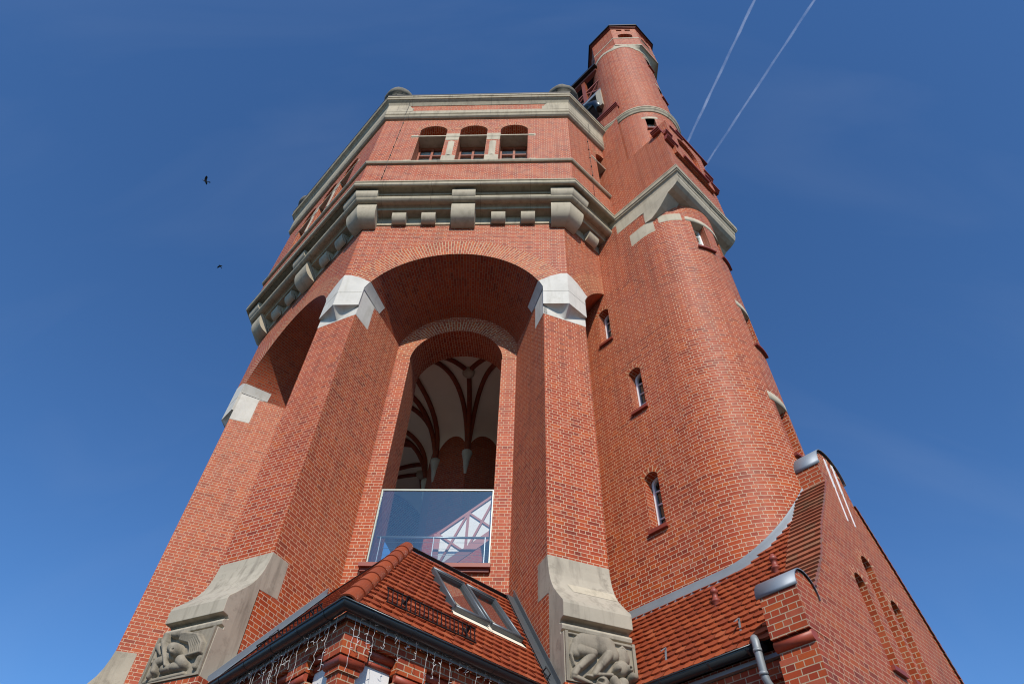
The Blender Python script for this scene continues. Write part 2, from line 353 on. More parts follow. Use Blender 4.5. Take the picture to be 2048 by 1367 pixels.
def niche(az):
    f = Frame(az); o3 = az * 0.037
    mb = MB()
    fa = arc(0, FA[1], FA[0], TH0, 180 - TH0, 48)
    outer = [(-3.061, 15.3), (-fa[0][0], 15.3)] + fa[::-1] + [(fa[0][0], 15.3), (3.061, 15.3), (3.061, 19.3), (-3.061, 19.3)]
    poly_face(mb, lambda a, b: f(a, AP, b), outer, uvo=(o3, 0))
    # recessed back wall with its arched opening, and the reveal behind it
    poly_face(mb, lambda a, b: f(a, 5.56, b), [(-2.32, 0), (2.32, 0), (2.32, 17.4), (-2.32, 17.4)], [OPEN], uvo=(o3 + .31, 0))
    reveal(mb, lambda a, b: f(a, 5.56, b), lambda a, b: f(a * 1.02, 4.33, b + (0.28 if b > 15 else 0)), OPEN[:-1] + [OPEN[-1]], closed=True)
    poly_face(mb, lambda a, b: f(a, 4.33, b), [(-1.79, 8), (1.79, 8), (1.79, 18), (-1.79, 18)], [[(a * 1.02, b + (0.28 if b > 15 else 0)) for a, b in OPEN]], uvo=(o3 + .1, 0))
    wall = mb.build('niche_wall', 'brick', tower)
    # voussoir rings, 3 mm proud
    mb = MB()
    def vring(y, r0, r1, cz, a0, a1, n, xmax=9):
        for i in range(n):
            p, q = radians(a0 + (a1 - a0) * i / n), radians(a0 + (a1 - a0) * (i + 1) / n)
            rm = (r0 + r1) / 2
            def P(r, a):
                x = r * cos(a)
                return f(max(-xmax, min(xmax, x)), y, cz + r * sin(a))
            mb.face([P(r0, p), P(r1, p), P(r1, q), P(r0, q)], [(0, p * rm), (r1 - r0, p * rm), (r1 - r0, q * rm), (0, q * rm)])
    vring(AP + 0.004, FA[0], 3.27, FA[1], 27, 153, 60, 3.058)
    vring(5.564, 1.285, 1.735, 15.06, 1, 179, 48)
    mb.build('arch_ring', 'brick_voussoir', wall)
    # conical soffit
    mb = MB(); n = 56; cols = 6
    for i in range(n):
        a, b = TH0 + (180 - 2 * TH0) * i / n, TH0 + (180 - 2 * TH0) * (i + 1) / n
        for j in range(cols):
            k0, k1 = j / cols, (j + 1) / cols
            mb.face([f(*loft_pt(a, k0)), f(*loft_pt(b, k0)), f(*loft_pt(b, k1)), f(*loft_pt(a, k1))],
                    [(k0 * 1.9, radians(a) * 2.4), (k0 * 1.9, radians(b) * 2.4), (k1 * 1.9, radians(b) * 2.4), (k1 * 1.9, radians(a) * 2.4)], smooth=True)
    mb.build('arch_soffit', 'brick_shaded', wall)
    return wall

def heightfield(prims, W, H, nx, ny):
    """smooth union of capsules (x0,y0,x1,y1,r0,r1,h) in panel metres -> grid of heights"""
    g = []
    for j in range(ny + 1):
        row = []
        for i in range(nx + 1):
            x, y = W * i / nx, H * j / ny; best = 0.0
            for (x0, y0, x1, y1, r0, r1, h) in prims:
                dx, dy = x1 - x0, y1 - y0; L = dx * dx + dy * dy
                t = 0 if L < 1e-9 else max(0, min(1, ((x - x0) * dx + (y - y0) * dy) / L))
                r = r0 + (r1 - r0) * t; d = hypot(x - x0 - dx * t, y - y0 - dy * t) / r
                if d < 1:
                    v = h * (1 - d ** 2.6) ** 0.5
                    best = max(best, v) if h > 0 else best
                    if h < 0: best = max(0, best + h * (1 - d * d))
            row.append(best)
        g.append(row)
    return g
def px_map(corners, W, H):
    """photo crop pixels -> panel metres (bilinear inverse by a few Newton steps)"""
    (ax, ay), (bx, by), (cx, cy), (dx, dy) = corners   # tl tr br bl
    def inv(px, py):
        u, v = .5, .5
        for _ in range(12):
            X = ax*(1-u)*(1-v)+bx*u*(1-v)+cx*u*v+dx*(1-u)*v - px; Y = ay*(1-u)*(1-v)+by*u*(1-v)+cy*u*v+dy*(1-u)*v - py
            Xu = (bx-ax)*(1-v)+(cx-dx)*v; Xv = (dx-ax)*(1-u)+(cx-bx)*u; Yu = (by-ay)*(1-v)+(cy-dy)*v; Yv = (dy-ay)*(1-u)+(cy-by)*u
            D = Xu*Yv-Xv*Yu; u -= (X*Yv-Xv*Y)/D; v -= (Xu*Y-X*Yu)/D
        return u * W, (1 - v) * H
    return inv
RW, RH = 1.15, 0.72
mk = px_map([(30, 150), (1440, 425), (1545, 1230), (100, 1265)], RW, RH)
def cap(a, b, r0, r1, h, s=RW / 1420, m=mk): return (*m(*a), *m(*b), r0 * s, r1 * s, h)
MONKEY = [cap((420, 420), (860, 470), 190, 200, .13), cap((860, 470), (980, 620), 190, 150, .13), cap((330, 450), (260, 640), 150, 110, .11),
          cap((330, 600), (590, 640), 120, 90, .15), cap((560, 680), (330, 960), 95, 70, .14), cap((300, 980), (240, 1120), 70, 60, .12), cap((240, 1160), (560, 1240), 60, 40, .10),
          cap((900, 640), (760, 850), 110, 80, .15), cap((740, 860), (620, 1060), 80, 60, .14), cap((640, 1060), (960, 1020), 50, 45, .13), cap((600, 1090), (470, 1100), 42, 25, .09),
          cap((1180, 620), (1200, 660), 150, 150, .09), cap((1140, 880), (1180, 860), 150, 140, .17), cap((1290, 880), (1290, 880), 95, 95, .19), cap((1360, 1000), (1400, 1010), 85, 80, .20), cap((1060, 900), (1060, 900), 75, 75, .20),
          cap((1300, 880), (1300, 880), 30, 30, -.05), cap((160, 700), (230, 920), 34, 24, .08), cap((180, 470), (150, 690), 30, 34, .07),
          cap((800, 1180), (800, 1190), 130, 120, .14), cap((900, 1270), (900, 1270), 90, 90, .11), cap((760, 1180), (720, 1160), 45, 35, -.07), cap((1010, 1090), (1080, 1200), 90, 110, .15), cap((1200, 1120), (1180, 1200), 110, 90, .16), cap((1330, 1300), (1400, 1310), 70, 60, .08),
          cap((1120, 520), (1190, 480), 36, 36, .07), cap((1190, 480), (1260, 540), 36, 36, .07), cap((1260, 540), (1180, 560), 32, 30, .07), cap((110, 215), (1430, 475), 26, 26, .05)]
m2 = px_map([(640, 545), (1440, 400), (1105, 1180), (235, 1345)], RW, RH)
def cp2(a, b, r0, r1, h): return cap(a, b, r0 * 1.55, r1 * 1.55, h, m=m2)
ANGEL = [cp2((830, 760), (870, 800), 75, 80, .19), cp2((850, 830), (850, 850), 52, 46, .21), cp2((868, 822), (868, 822), 16, 16, -.06), cp2((800, 500), (740, 640), 48, 50, .16), cp2((730, 640), (715, 1060), 42, 24, .17),
         cp2((880, 500), (1010, 500), 52, 70, .12), cp2((720, 940), (590, 980), 70, 70, .15), cp2((570, 1000), (520, 1130), 62, 50, .15), cp2((500, 1150), (440, 1215), 44, 40, .13), cp2((900, 960), (940, 1040), 72, 60, .15), cp2((920, 1060), (780, 1060), 55, 55, .13), cp2((650, 1090), (740, 1080), 60, 52, .13), cp2((780, 900), (700, 870), 60, 50, .14), cp2((640, 840), (620, 700), 30, 50, .09),
         cp2((330, 1290), (900, 1160), 28, 28, .06), cp2((1080, 1060), (1150, 930), 36, 40, .08), cp2((560, 800), (480, 960), 26, 18, .05), cp2((600, 720), (520, 900), 22, 18, .05)]
for i in range(6):
    r = 1.0 - i * .13; c0 = (985, 690)
    P = [(960 + 40 - 90 * (1 - r) , 520 + 120 * (1 - r)), (1130 + 60 - 200 * (1 - r), 560 + 150 * (1 - r)), (1230 - 260 * (1 - r), 700 + 110 * (1 - r)), (1190 - 250 * (1 - r), 850 + 60 * (1 - r)), (1050 - 110 * (1 - r), 890)]
    for a, b in zip(P, P[1:]): ANGEL.append(cp2(a, b, 27, 25, .13 - .008 * i))

BASE = [(7.26, 7.98), (7.703, 7.96), (7.725, 7.78), (7.765, 7.58), (7.83, 7.40), (7.93, 7.23), (8.06, 7.08), (8.19, 6.94), (8.27, 6.86), (8.292, 6.80), (8.285, 6.585), (8.16, 6.575), (8.12, 6.535), (8.16, 6.515), (8.205, 6.505), (8.232, 6.465), (8.215, 6.415), (8.15, 6.395),
        (8.15, 6.36), (8.262, 6.355), (8.262, 5.62), (7.80, 5.62), (7.80, 5.97), (7.722, 5.97), (7.722, 7.235), (7.26, 7.285)]
def pillar(az):
    f = Frame(az)
    mb = MB(); box(mb, f, -PW, PW, 4.95, PD, 0, 15.25)
    box(mb, f, -PW, PW, 4.95, 7.66, 15.25, 15.95)
    box(mb, f, -PW - .012, PW + .012, 7.5, 8.275, 0, 5.62)
    p = mb.build('pillar', 'brick', tower)
    # flared stone base
    mb = MB(); q = PW + .0035
    b_in = [(y, z) for y, z in BASE]
    prism(mb, f, b_in, -q, q)
    base = mb.build('flared_base', 'stone_base', p, bevel=0.008)
    if az == -67.5:
        mb = MB(); pts = [(7.885, 7.325), (7.94, 7.215)]
        for (x0_, x1_) in ((-.30, .565),):
            mb.face([f(x0_, 7.838, 7.40), f(x1_, 7.838, 7.40), f(x1_, 7.942, 7.222), f(x0_ + .06, 7.942, 7.222)])
        mb.build('repair_stone', 'stone_plain', p)
    # carved relief panel
    pr = MONKEY if az == -67.5 else ANGEL if az == -112.5 else (MONKEY if (az // 45) % 2 else ANGEL)
    nx, ny = (150, 100) if az in (-67.5, -112.5) else (40, 30)
    hf = heightfield(pr, RW, RH, nx, ny); mb = MB()
    x0, z0 = -RW / 2, 5.635
    Q = lambda i, j: f(x0 + RW * i / nx, 8.264 + min(hf[j][i], .21) * 0.8, z0 + RH * j / ny)
    for j in range(ny):
        for i in range(nx): mb.face([Q(i, j), Q(i + 1, j), Q(i + 1, j + 1), Q(i, j + 1)], smooth=True)
    fr_w = .045
    for (a, b, c, d) in ((x0 - .003, x0 + fr_w, z0, z0 + RH), (-x0 - fr_w, -x0 + .003, z0, z0 + RH), (x0 + fr_w, -x0 - fr_w, z0, z0 + .03)):
        box(mb, f, a, b, 8.255, 8.30, c, d)
    mb.build('relief', 'stone_relief', p)
    # white capital: prow towards the octagon corner, hollow below, quoins at the sides
    mb = MB(); zb = 15.15
    for s in (-1, 1):
        fa = Frame(az + 22.5 * s)     # adjacent facade
        e = 3.061 + .004 * TAN
        xe = [(s * -e, zb), (s * -2.396, zb), (s * -2.396, 15.92), (s * -2.345, 16.05), (s * -2.285, 16.19), (s * -2.62, 16.42), (s * -2.86, 16.515), (s * -e, 16.525)]
        poly_face(mb, lambda a, b: fa(a, AP + .009, b), xe)
        reveal(mb, lambda a, b: fa(a, AP + .009, b), lambda a, b: fa(a, AP - .25, b), xe, skip=(0,))
        # hollow between prow and chamfered shaft
        T0, V = Vector((s * .59, 7.758, zb)), Vector((0, 8.012, zb)); n = 14
        def pt(p, q):
            a = T0.lerp(V, p); zc = 14.835 + .355 * (1 - p) ** 1.12
            b = Vector((s * .588 * (1 - p), 7.704, min(zc, zb))); kk = 4 * p * (1 - p); c = (a + b) / 2; c.y += (7.708 - c.y) * kk; c.z += (zb - .02 - c.z) * kk
            w_ = a * (1 - q) ** 2 + c * 2 * q * (1 - q) + b * q * q
            return f(*w_)
        for i in range(n):
            for j in range(8):
                mb.face([pt(i / n, j / 8), pt((i + 1) / n, j / 8), pt((i + 1) / n, (j + 1) / 8), pt(i / n, (j + 1) / 8)], smooth=True)
        low = [(s * .588, 14.812), (0, 14.812)] + [(s * .588 * (1 - i / n), min(14.835 + .355 * (1 - i / n) ** 1.12, zb)) for i in range(n, -1, -1)]
        poly_face(mb, lambda a, b: f(a, 7.7045, b), low)
        # flush stones on the side of the pillar
        q = [(7.7045, 14.812), (7.137, 14.83), (7.137, 15.775), (6.985, 15.795), (6.985, 16.03), (7.7045, 16.03)]
        poly_face(mb, lambda a, b: f(s * (PW + .0035), a, b), q)
        reveal(mb, lambda a, b: f(s * (PW + .0035), a, b), lambda a, b: f(s * (PW - .1), a, b), q)
        # the springer shows on the arch soffit too
        m = 4
        for i in range(m):
            for j in range(4):
                th = lambda a: (TH0 + (27.9 - TH0) * a / m) if s < 0 else 180 - (TH0 + (27.9 - TH0) * a / m)
                k = lambda b: .43 * b / 4
                mb.face([fa(*loft_pt(th(i), k(j), .005)), fa(*loft_pt(th(i + 1), k(j), .005)), fa(*loft_pt(th(i + 1), k(j + 1), .005)), fa(*loft_pt(th(i), k(j + 1), .005))])
    o = mb.build('capital', 'stone_white', p, bevel=.008)
    # thin bed joint in the prow
    mb = MB()
    for s in (-1, 1):
        fa = Frame(az + 22.5 * s); a, b = sorted((s * -3.063, s * -2.40))
        box(mb, fa, a, b, AP - .05, AP + .0105, 15.70, 15.712)
    mb.build('bed_joint', 'stone_ball', p)
    return p

CORN = [(7.36, 19.2), (7.425, 19.2), (7.425, 19.60), (7.715, 19.605), (7.725, 19.70)] + [(7.885 + .145 * cos(radians(a)), 19.855 + .135 * sin(radians(a))) for a in range(-130, 91, 20)] + \
       [(7.90, 20.0), (7.90, 20.07), (7.975, 20.085), (7.985, 20.15), (7.93, 20.17), (7.935, 20.22), (8.0, 20.27), (8.14, 20.28), (8.17, 20.21), (8.24, 20.195), (8.275, 20.23), (8.283, 20.33), (8.25, 20.385), (8.285, 20.40), (8.28, 20.458), (8.12, 20.56)]
BRK = [(7.30, 20.27), (8.125, 20.27), (8.13, 20.10), (8.11, 19.97), (8.05, 19.86), (7.96, 19.79), (7.86, 19.725), (7.835, 19.70), (7.875, 19.685), (7.88, 19.60), (7.865, 19.45), (7.82, 19.30), (7.74, 19.16), (7.62, 19.06), (7.48, 19.0), (7.36, 18.985), (7.30, 18.985)]
CBL = [(7.30, 19.61), (7.685, 19.61), (7.69, 19.47), (7.665, 19.34), (7.60, 19.235), (7.52, 19.175), (7.42, 19.155), (7.30, 19.155)]
def chaikin(P, n=2):
    for _ in range(n):
        Q = []
        for a, b in zip(P, P[1:] + P[:1]): Q += [(a[0] * .75 + b[0] * .25, a[1] * .75 + b[1] * .25), (a[0] * .25 + b[0] * .75, a[1] * .25 + b[1] * .75)]
        P = Q
    return P
BRK = BRK[:1] + chaikin(BRK[1:-1], 2)[2:-2] + BRK[-1:]
CBL = CBL[:1] + chaikin(CBL[1:-1], 2)[2:-2] + CBL[-1:]
def cornice():
    mb = MB(); ring(mb, CORN); c = mb.build('main_cornice', 'stone', tower)
    src = None
    def corner(az):
        mb = MB()
        for s in (-1, 1):
            f = Frame(az + 22.5 * s); n = len(BRK)
            xe = s * -2.675
            vx = lambda a: s * -a * TAN
            for i in range(n):
                a, b = BRK[i], BRK[(i + 1) % n]
                mb.face([f(xe, *a), f(vx(a[0]), *a), f(vx(b[0]), *b), f(xe, *b)], [(0, 0), (1.1, 0), (1.1, .2), (0, .2)], smooth=False)
            poly_face(mb, lambda y, z: f(xe, y, z), BRK)
        return mb.build('corner_bracket', 'stone_plain', c, bevel=.006)
    for i in range(8): corner(-67.5 + 45 * i)
    for az in AZS:
        mb = MB(); prism(mb, Frame(az), BRK, -.36, .36); mb.build('bracket', 'stone_plain', c, bevel=.006)
        for x in (-1.975, -1.07, 1.07, 1.975):
            mb = MB(); prism(mb, Frame(az), CBL, x - .215, x + .215); mb.build('corbel', 'stone_plain', c, bevel=.005)
cornice()
for az in AZS: niche(az)
for i in range(8): pillar(-67.5 - 45 * i)

# ---- upper drum
UP = 8.19
WX = (-1.46, 0.0, 1.45)
def win_loop(x): return [(x - .485, 22.09), (x - .485, 24.60)] + arc(x, 24.53, .5, 166, 14, 16)[0:] + [(x + .485, 24.60), (x + .485, 22.09)]
mb = MB(); ring(mb, [(8.15, 20.45), (8.15, 21.9)], uvz=True)
ring(mb, [(8.30, 26.15), (8.30, 26.88)], uvz=True)
for az in AZS:
    f = Frame(az); h = UP * TAN
    loops = [win_loop(x) for x in WX]
    poly_face(mb, lambda a, b: f(a, UP, b), [(-h, 22.0), (h, 22.0), (h, 25.68), (-h, 25.68)], loops, uvo=(az * .05, 0))
    for l in loops: reveal(mb, lambda a, b: f(a, UP, b), lambda a, b: f(a, 7.70, b), l)
drum = mb.build('drum_wall', 'brick', tower)
for az in AZS:
    f = Frame(az)
    for x in WX:
        mb = MB()
        for i in range(20):
            a, b = radians(14 + 152 * i / 20), radians(14 + 152 * (i + 1) / 20)
            mb.face([f(x + .5 * cos(a), UP + .003, 24.53 + .5 * sin(a)), f(x + .74 * cos(a), UP + .003, 24.53 + .74 * sin(a)), f(x + .74 * cos(b), UP + .003, 24.53 + .74 * sin(b)), f(x + .5 * cos(b), UP + .003, 24.53 + .5 * sin(b))], [(0, a * .62), (.24, a * .62), (.24, b * .62), (0, b * .62)])
        mb.build('window_arch', 'brick_voussoir', drum)
mb = MB(); ring(mb, [(8.10, 21.885), (8.215, 21.89), (8.25, 21.94), (8.25, 22.0), (8.17, 22.07)]); mb.build('sill_band', 'stone', tower)
mb = MB(); ring(mb, [(8.15, 25.63), (8.255, 25.65), (8.31, 25.70), (8.335, 25.77), (8.325, 25.83), (8.29, 25.845), (8.29, 25.87), (8.325, 25.885), (8.325, 25.91), (8.29, 25.925), (8.29, 25.945), (8.325, 25.96), (8.33, 26.2), (8.28, 26.2)])
ring(mb, [(8.335, 26.15), (8.335, 26.88)], faces=[a for a in AZS if a != -90])
fq = Frame(-90)
for s in (-1, 1):      # rounded corner stones
    e = 8.335 * TAN
    l = [(s * e, 26.15), (s * e, 26.86)] + [(s * (2.98 - .45 * sin(radians(a))), 26.47 + .39 * cos(radians(a))) for a in range(0, 91, 10)] + [(s * 2.45, 26.47), (s * 2.45, 26.15)]
    poly_face(mb, lambda a, b: fq(a, 8.335, b), l); reveal(mb, lambda a, b: fq(a, 8.335, b), lambda a, b: fq(a, 8.2, b), l)
mb.build('upper_band', 'stone', tower)
mb = MB(); ring(mb, [(8.20, 26.74), (8.32, 26.75), (8.345, 26.80), (8.40, 26.90), (8.47, 26.955), (8.475, 26.985), (8.51, 26.99), (8.53, 27.05), (8.515, 27.12), (8.485, 27.135), (8.485, 27.165), (8.53, 27.175), (8.535, 27.30)])
tc = mb.build('top_cornice', 'stone', tower)
mb = MB(); ring(mb, [(8.545, 27.285), (8.55, 27.335), (8.45, 27.36), (0.01, 27.6)]); mb.build('roof_edge', 'dark', tower)
for i in range(8):
    p = d2(-67.5 + 45 * i) * 8.60; mb = MB()
    prof = [(.42, 0), (.42, .40), (.46, .43), (.46, .49), (.50, .52), (.50, .58), (.58, .62), (.63, .70), (.64, .80), (.61, .92), (.52, 1.05), (.38, 1.14), (.2, 1.19), (0, 1.2)]
    lathe(mb, (p.x, p.y, 27.3), prof, 28); o = mb.build('corner_ball', 'stone_ball', tower)
    dm = o.modifiers.new('d', 'DISPLACE'); tx = bpy.data.textures.get('rough') or bpy.data.textures.new('rough', 'CLOUDS'); tx.noise_scale = .08; dm.texture = tx; dm.strength = .09
for az in AZS:
    f = Frame(az); vis = az in (-90, -45, -135)
    mb = MB(); box(mb, f, -2.22, 2.17, 7.72, UP + .02, 24.06, 24.125); mb.build('transom_bar', 'stone_plain', tower)
    mb = MB()
    for x in (-2.1, 2.09): box(mb, f, x - .12, x + .12, 8.1, UP + .003, 24.02, 24.22); box(mb, f, x - .11, x + .15 * 0 + .13, 8.1, UP + .0035, 22.05, 22.16)
    mb.build('quoin', 'stone_plain', tower)
    for x in (-.73, .725):
        mb = MB()
        box(mb, f, x - .245, x + .245, 7.75, UP + .016, 24.0, 24.30)          # block
        n = 14                                                                  # shaft, octagonal to round
        S = lambda r, z, k: f(x + r * sin(2 * pi * k / n), 7.985 + r * cos(2 * pi * k / n), z)
        for (r0, z0), (r1, z1) in (((.235, 22.48), (.235, 23.62)), ((.235, 23.62), (.18, 23.76))):
            for q in range(n): mb.face([S(r0, z0, q), S(r0, z0, q + 1), S(r1, z1, q + 1), S(r1, z1, q)], smooth=True)
        box(mb, f, x - .235, x + .235, 7.75, UP + .01, 22.06, 22.48)
        box(mb, f, x - .235, x + .235, 7.75, UP + .01, 23.74, 24.0)
        mb.build('column', 'stone_plain', tower, bevel=.012)
    for x in WX:
        mb = MB(); y = 7.74
        box(mb, f, x - .485, x - .425, y - .05, y + .03, 22.1, 24.06); box(mb, f, x + .425, x + .485, y - .05, y + .03, 22.1, 24.06)
        box(mb, f, x - .04, x + .04, y - .05, y + .035, 22.1, 23.96); box(mb, f, x - .425, x + .425, y - .05, y + .04, 23.37, 23.43); box(mb, f, x - .425, x + .425, y - .05, y + .03, 23.93, 24.06)
        wf = mb.build('window_frame', 'wood', tower)
        mb = MB(); poly_face(mb, lambda a, b: f(a, y - .02, b), [(x - .42, 22.1), (x + .42, 22.1), (x + .42, 23.95), (x - .42, 23.95)]); mb.build('pane', 'glass', wf)
        mb = MB(); poly_face(mb, lambda a, b: f(a, y - .07, b), [(x - .47, 22.0), (x + .47, 22.0), (x + .47, 23.93), (x - .47, 23.93)]); mb.build('pale_backing', 'plaster', wf)  # pale sheet added behind the glass to imitate sky reflected in the panes
        mb = MB(); poly_face(mb, lambda a, b: f(a, 7.69, b), [(x - .5, 23.9), (x + .5, 23.9), (x + .5, 25.2), (x - .5, 25.2)]); mb.build('tympanum', 'brick_shaded', wf)

# ---- hall inside: column, ribbed ring vault, floor
RC, RO, ZS, ZCR = 1.5, 4.6, 15.15, 17.35
mb = MB()
for i in range(8):
    a, b = d2(-90 + 45 * i), d2(-45 + 45 * i); o = i * 1.15
    mb.face([a * RC + ZV * 8, b * RC + ZV * 8, b * RC + ZV * 17, a * RC + ZV * 17], [(o, 8), (o + 1.15, 8), (o + 1.15, 17), (o, 17)])
mb.build('central_column', 'brick_shaded', tower)
RMID = 3.05
def vpt(i, s, v):
    """sector i, s -1..1 across, v 0 column .. 1 crown .. 2 outer wall"""
    A0 = -90 + 45 * i; ang = A0 + 22.5 + 22.5 * s
    z0 = ZS + .95 * sqrt(max(0, 1 - s * s)); 
    m = cos(pi / 8) / cos(radians(22.5 * s)); rc = RC * m
    if v <= 1: r = rc + (RMID - rc) * (1 - cos(v * pi / 2)) ** .9; z = z0 + (ZCR - z0) * sin(v * pi / 2)
    else:
        q = 2 - v; z1 = ZS + 1.75 * sqrt(max(0, 1 - (1 - abs(s)) ** 2)); ro = 4.36 / cos(radians(22.5 * (1 - abs(s))))
        r = ro + (RMID - ro) * (1 - cos(q * pi / 2)) ** .9; z = z1 + (ZCR - z1) * sin(q * pi / 2)
    p = d2(ang) * r; return Vector((p.x, p.y, z))
mb = MB()
for i in range(8):
    for a in range(16):
        for b in range(24):
            s0, s1, v0, v1 = -1 + a / 8, -1 + (a + 1) / 8, b / 12, (b + 1) / 12
            mb.face([vpt(i, s0, v0), vpt(i, s1, v0), vpt(i, s1, v1), vpt(i, s0, v1)], smooth=True)
vault = mb.build('vault', 'vault', tower)
for i in range(8):
    mb = MB()
    tube(mb, [vpt(i, -1, v / 12) - ZV * .05 for v in range(0, 13)], .085, 6)
    for sg in (1, -1):
        ii = i if sg > 0 else (i - 1) % 8
        tube(mb, [vpt(ii, sg * (-1 + v / 20), v / 20 * 1.96) - ZV * .045 for v in range(0, 21)], .085, 6)
        tube(mb, [vpt(ii, sg * (-1 + v / 12), 1 + v / 12 * .96) - ZV * .045 for v in range(0, 13)], .08, 6)
    mb.build('rib', 'rib', vault)
    mb = MB(); p = d2(-90 + 45 * i)
    lathe(mb, (p.x * (RC - .02), p.y * (RC - .02), ZS - .75), [(0, 0), (.035, .02), (.06, .2), (.10, .5), (.145, .72), (.165, .78), (.165, .87), (0, .88)], 12); mb.build('corbel', 'stone_plain', vault)
    mb = MB(); lathe(mb, (p.x * RMID, p.y * RMID, ZCR - .22), [(0, 0), (.14, .02), (.2, .1), (.2, .25)], 12); mb.build('boss', 'stone_plain', vault)
mb = MB(); mb.face([d2(22.5 + 45 * i) * 5.9 + ZV * 8.6 for i in range(8)]); mb.build('hall_floor', 'plaster', tower)

# ---- glazed screen in the front opening, its rail and the stair truss behind it
f = Frame(-90)
mb = MB(); y = 5.50
for (a, b, c, d) in ((-1.262, -1.236, 8.79, 10.72), (1.236, 1.262, 8.79, 10.72), (-1.236, 1.236, 10.69, 10.72), (-1.236, 1.236, 8.79, 8.815)): box(mb, f, a, b, y - .02, y + .02, c, d)
scr = mb.build('glass_screen', 'pale_frame', tower)
mb = MB(); poly_face(mb, lambda a, b: f(a, y, b), [(-1.236, 8.815), (1.236, 8.815), (1.236, 10.69), (-1.236, 10.69)]); mb.build('pane', 'screen_glass', scr)
mb = MB(); yr = 5.30
tube(mb, [f(-1.2, yr, 9.62), f(1.2, yr, 9.62)], .025, 8)
for x in (-1.12, .02, 1.12): bar(mb, f(x, yr, 8.75), f(x, yr, 9.62), .05, .015, (0, 1, 0))
for z in (8.9, 9.05, 9.2, 9.35, 9.5): tube(mb, [f(-1.2, yr, z), f(1.2, yr, z)], .004, 5)
mb.build('handrail', 'rail', tower)
mb = MB(); yt = 4.42; n = Vector((0, 1, 0))
A, B = (-.07, 10.28), (1.275, 11.46); A2, B2 = (-.07, 9.25), (1.275, 10.38)
poly_face(mb, lambda a, b: f(a, yt - .0, b), [A2, B2, B, A])
stp = mb.build('stair_panel', 'plaster', tower)
mb = MB(); L = lambda p, q, k: (p[0] + (q[0] - p[0]) * k, p[1] + (q[1] - p[1]) * k)
P3 = lambda p, o=0: f(p[0], yt + .02 + o, p[1])
bar(mb, P3(A), P3(B), .03, .06, n); bar(mb, P3(A2), P3(B2), .03, .20, n)
for k in (0.0, .5, 1.0): bar(mb, P3(L(A2, B2, k)), P3(L(A, B, k)), .028, .06 if k else .14, n)
for k0, k1 in ((0, .5), (.5, 1)):
    bar(mb, P3(L(A2, B2, k0), .0), P3(L(A, B, k1), .0), .024, .05, n); bar(mb, P3(L(A, B, k0), .0), P3(L(A2, B2, k1), .0), .026, .05, n)
mb.build('stair_truss', 'timber', tower)
mb = MB(); box(mb, f, -1.36, 1.29, 5.4, 5.70, 8.70, 8.785); box(mb, f, -1.33, 1.26, 5.4, 5.63, 8.63, 8.70); mb.build('opening_sill', 'sill_tile', tower)
# thin lightning cable down the front
mb = MB()
top = [(-2.62, 8.55, 27.35), (-2.66, 8.36, 26.5), (-2.68, 8.35, 25.8), (-2.70, 8.21, 25.5), (-2.70, 8.21, 22.1), (-2.70, 8.27, 21.97), (-2.70, 8.17, 21.8), (-2.70, 8.17, 20.6)]
tube(mb, [f(*p) for p in top], .0055, 5)
for z in (25.3, 24.6, 23.9, 23.2, 22.5): box(mb, f, -2.718, -2.682, 8.18, 8.225, z, z + .05)
for z in (21.4, 20.9): box(mb, f, -2.718, -2.682, 8.14, 8.185, z, z + .05)
f2 = Frame(-45); top2 = [(-2.35, 8.36, 26.6), (-2.35, 8.36, 25.8), (-2.35, 8.21, 25.5), (-2.35, 8.21, 22.1), (-2.35, 8.17, 21.8), (-2.35, 8.17, 20.6)]
tube(mb, [f2(*p) for p in top2], .0055, 5)
for z in (25.1, 24.4, 23.7, 23.0, 22.3): box(mb, f2, -2.368, -2.332, 8.18, 8.225, z, z + .05)
mb.build('lightning_cable', 'dark', tower)

# ================================================================= the stair tower
stair = empty('stair_tower', tuple(ut(9.0, 0, 0)), 'round fronted brick stair tower with small slit windows and octagonal lantern on top', 'stair tower')
def sbuild(mb, name, mat, parent=None, **kw):
    o = mb.build(name, mat, parent or stair, **kw)
    if parent is None: o.matrix_parent_inverse = Matrix.Translation(-stair.location)
    return o
SW, UC = 1.48, 8.96
def stad(s, r=SW, uc=UC):            # perimeter length -> plan point; s=0 at (uc,-r), negative runs back along the flat side
    if s <= 0: return uc + s, -r
    if s >= pi * r: return uc - (s - pi * r), r
    a = -pi / 2 + s / r; return uc + r * cos(a), r * sin(a)
def s_of(deg, r=SW): return radians(deg + 90) * r
CW = [(-30.5, -13.8, 17.22, 18.66), (2.0, 18.7, 17.3, 18.75), (-3.6, 13.2, 13.42, 14.88), (-9.3, 7.5, 10.05, 11.52)]
mb = MB()
ss = sorted(set([0] + [pi * SW * i / 40 for i in range(41)] + [s_of(a) for wv in CW for a in wv[:2]]))
zs = sorted(set([0, 5, 15.6, 20.05] + [z for wv in CW for z in wv[2:]]))
for s0, s1 in zip(ss, ss[1:]):
    for z0, z1 in zip(zs, zs[1:]):
        sm, zm = (s0 + s1) / 2, (z0 + z1) / 2
        if any(s_of(a) < sm < s_of(b) and c < zm < d for a, b, c, d in CW): continue
        p, q = stad(s0), stad(s1)
        mb.face([ut(*p, z0), ut(*q, z0), ut(*q, z1), ut(*p, z1)], [(s0, z0), (s1, z0), (s1, z1), (s0, z1)], smooth=True)
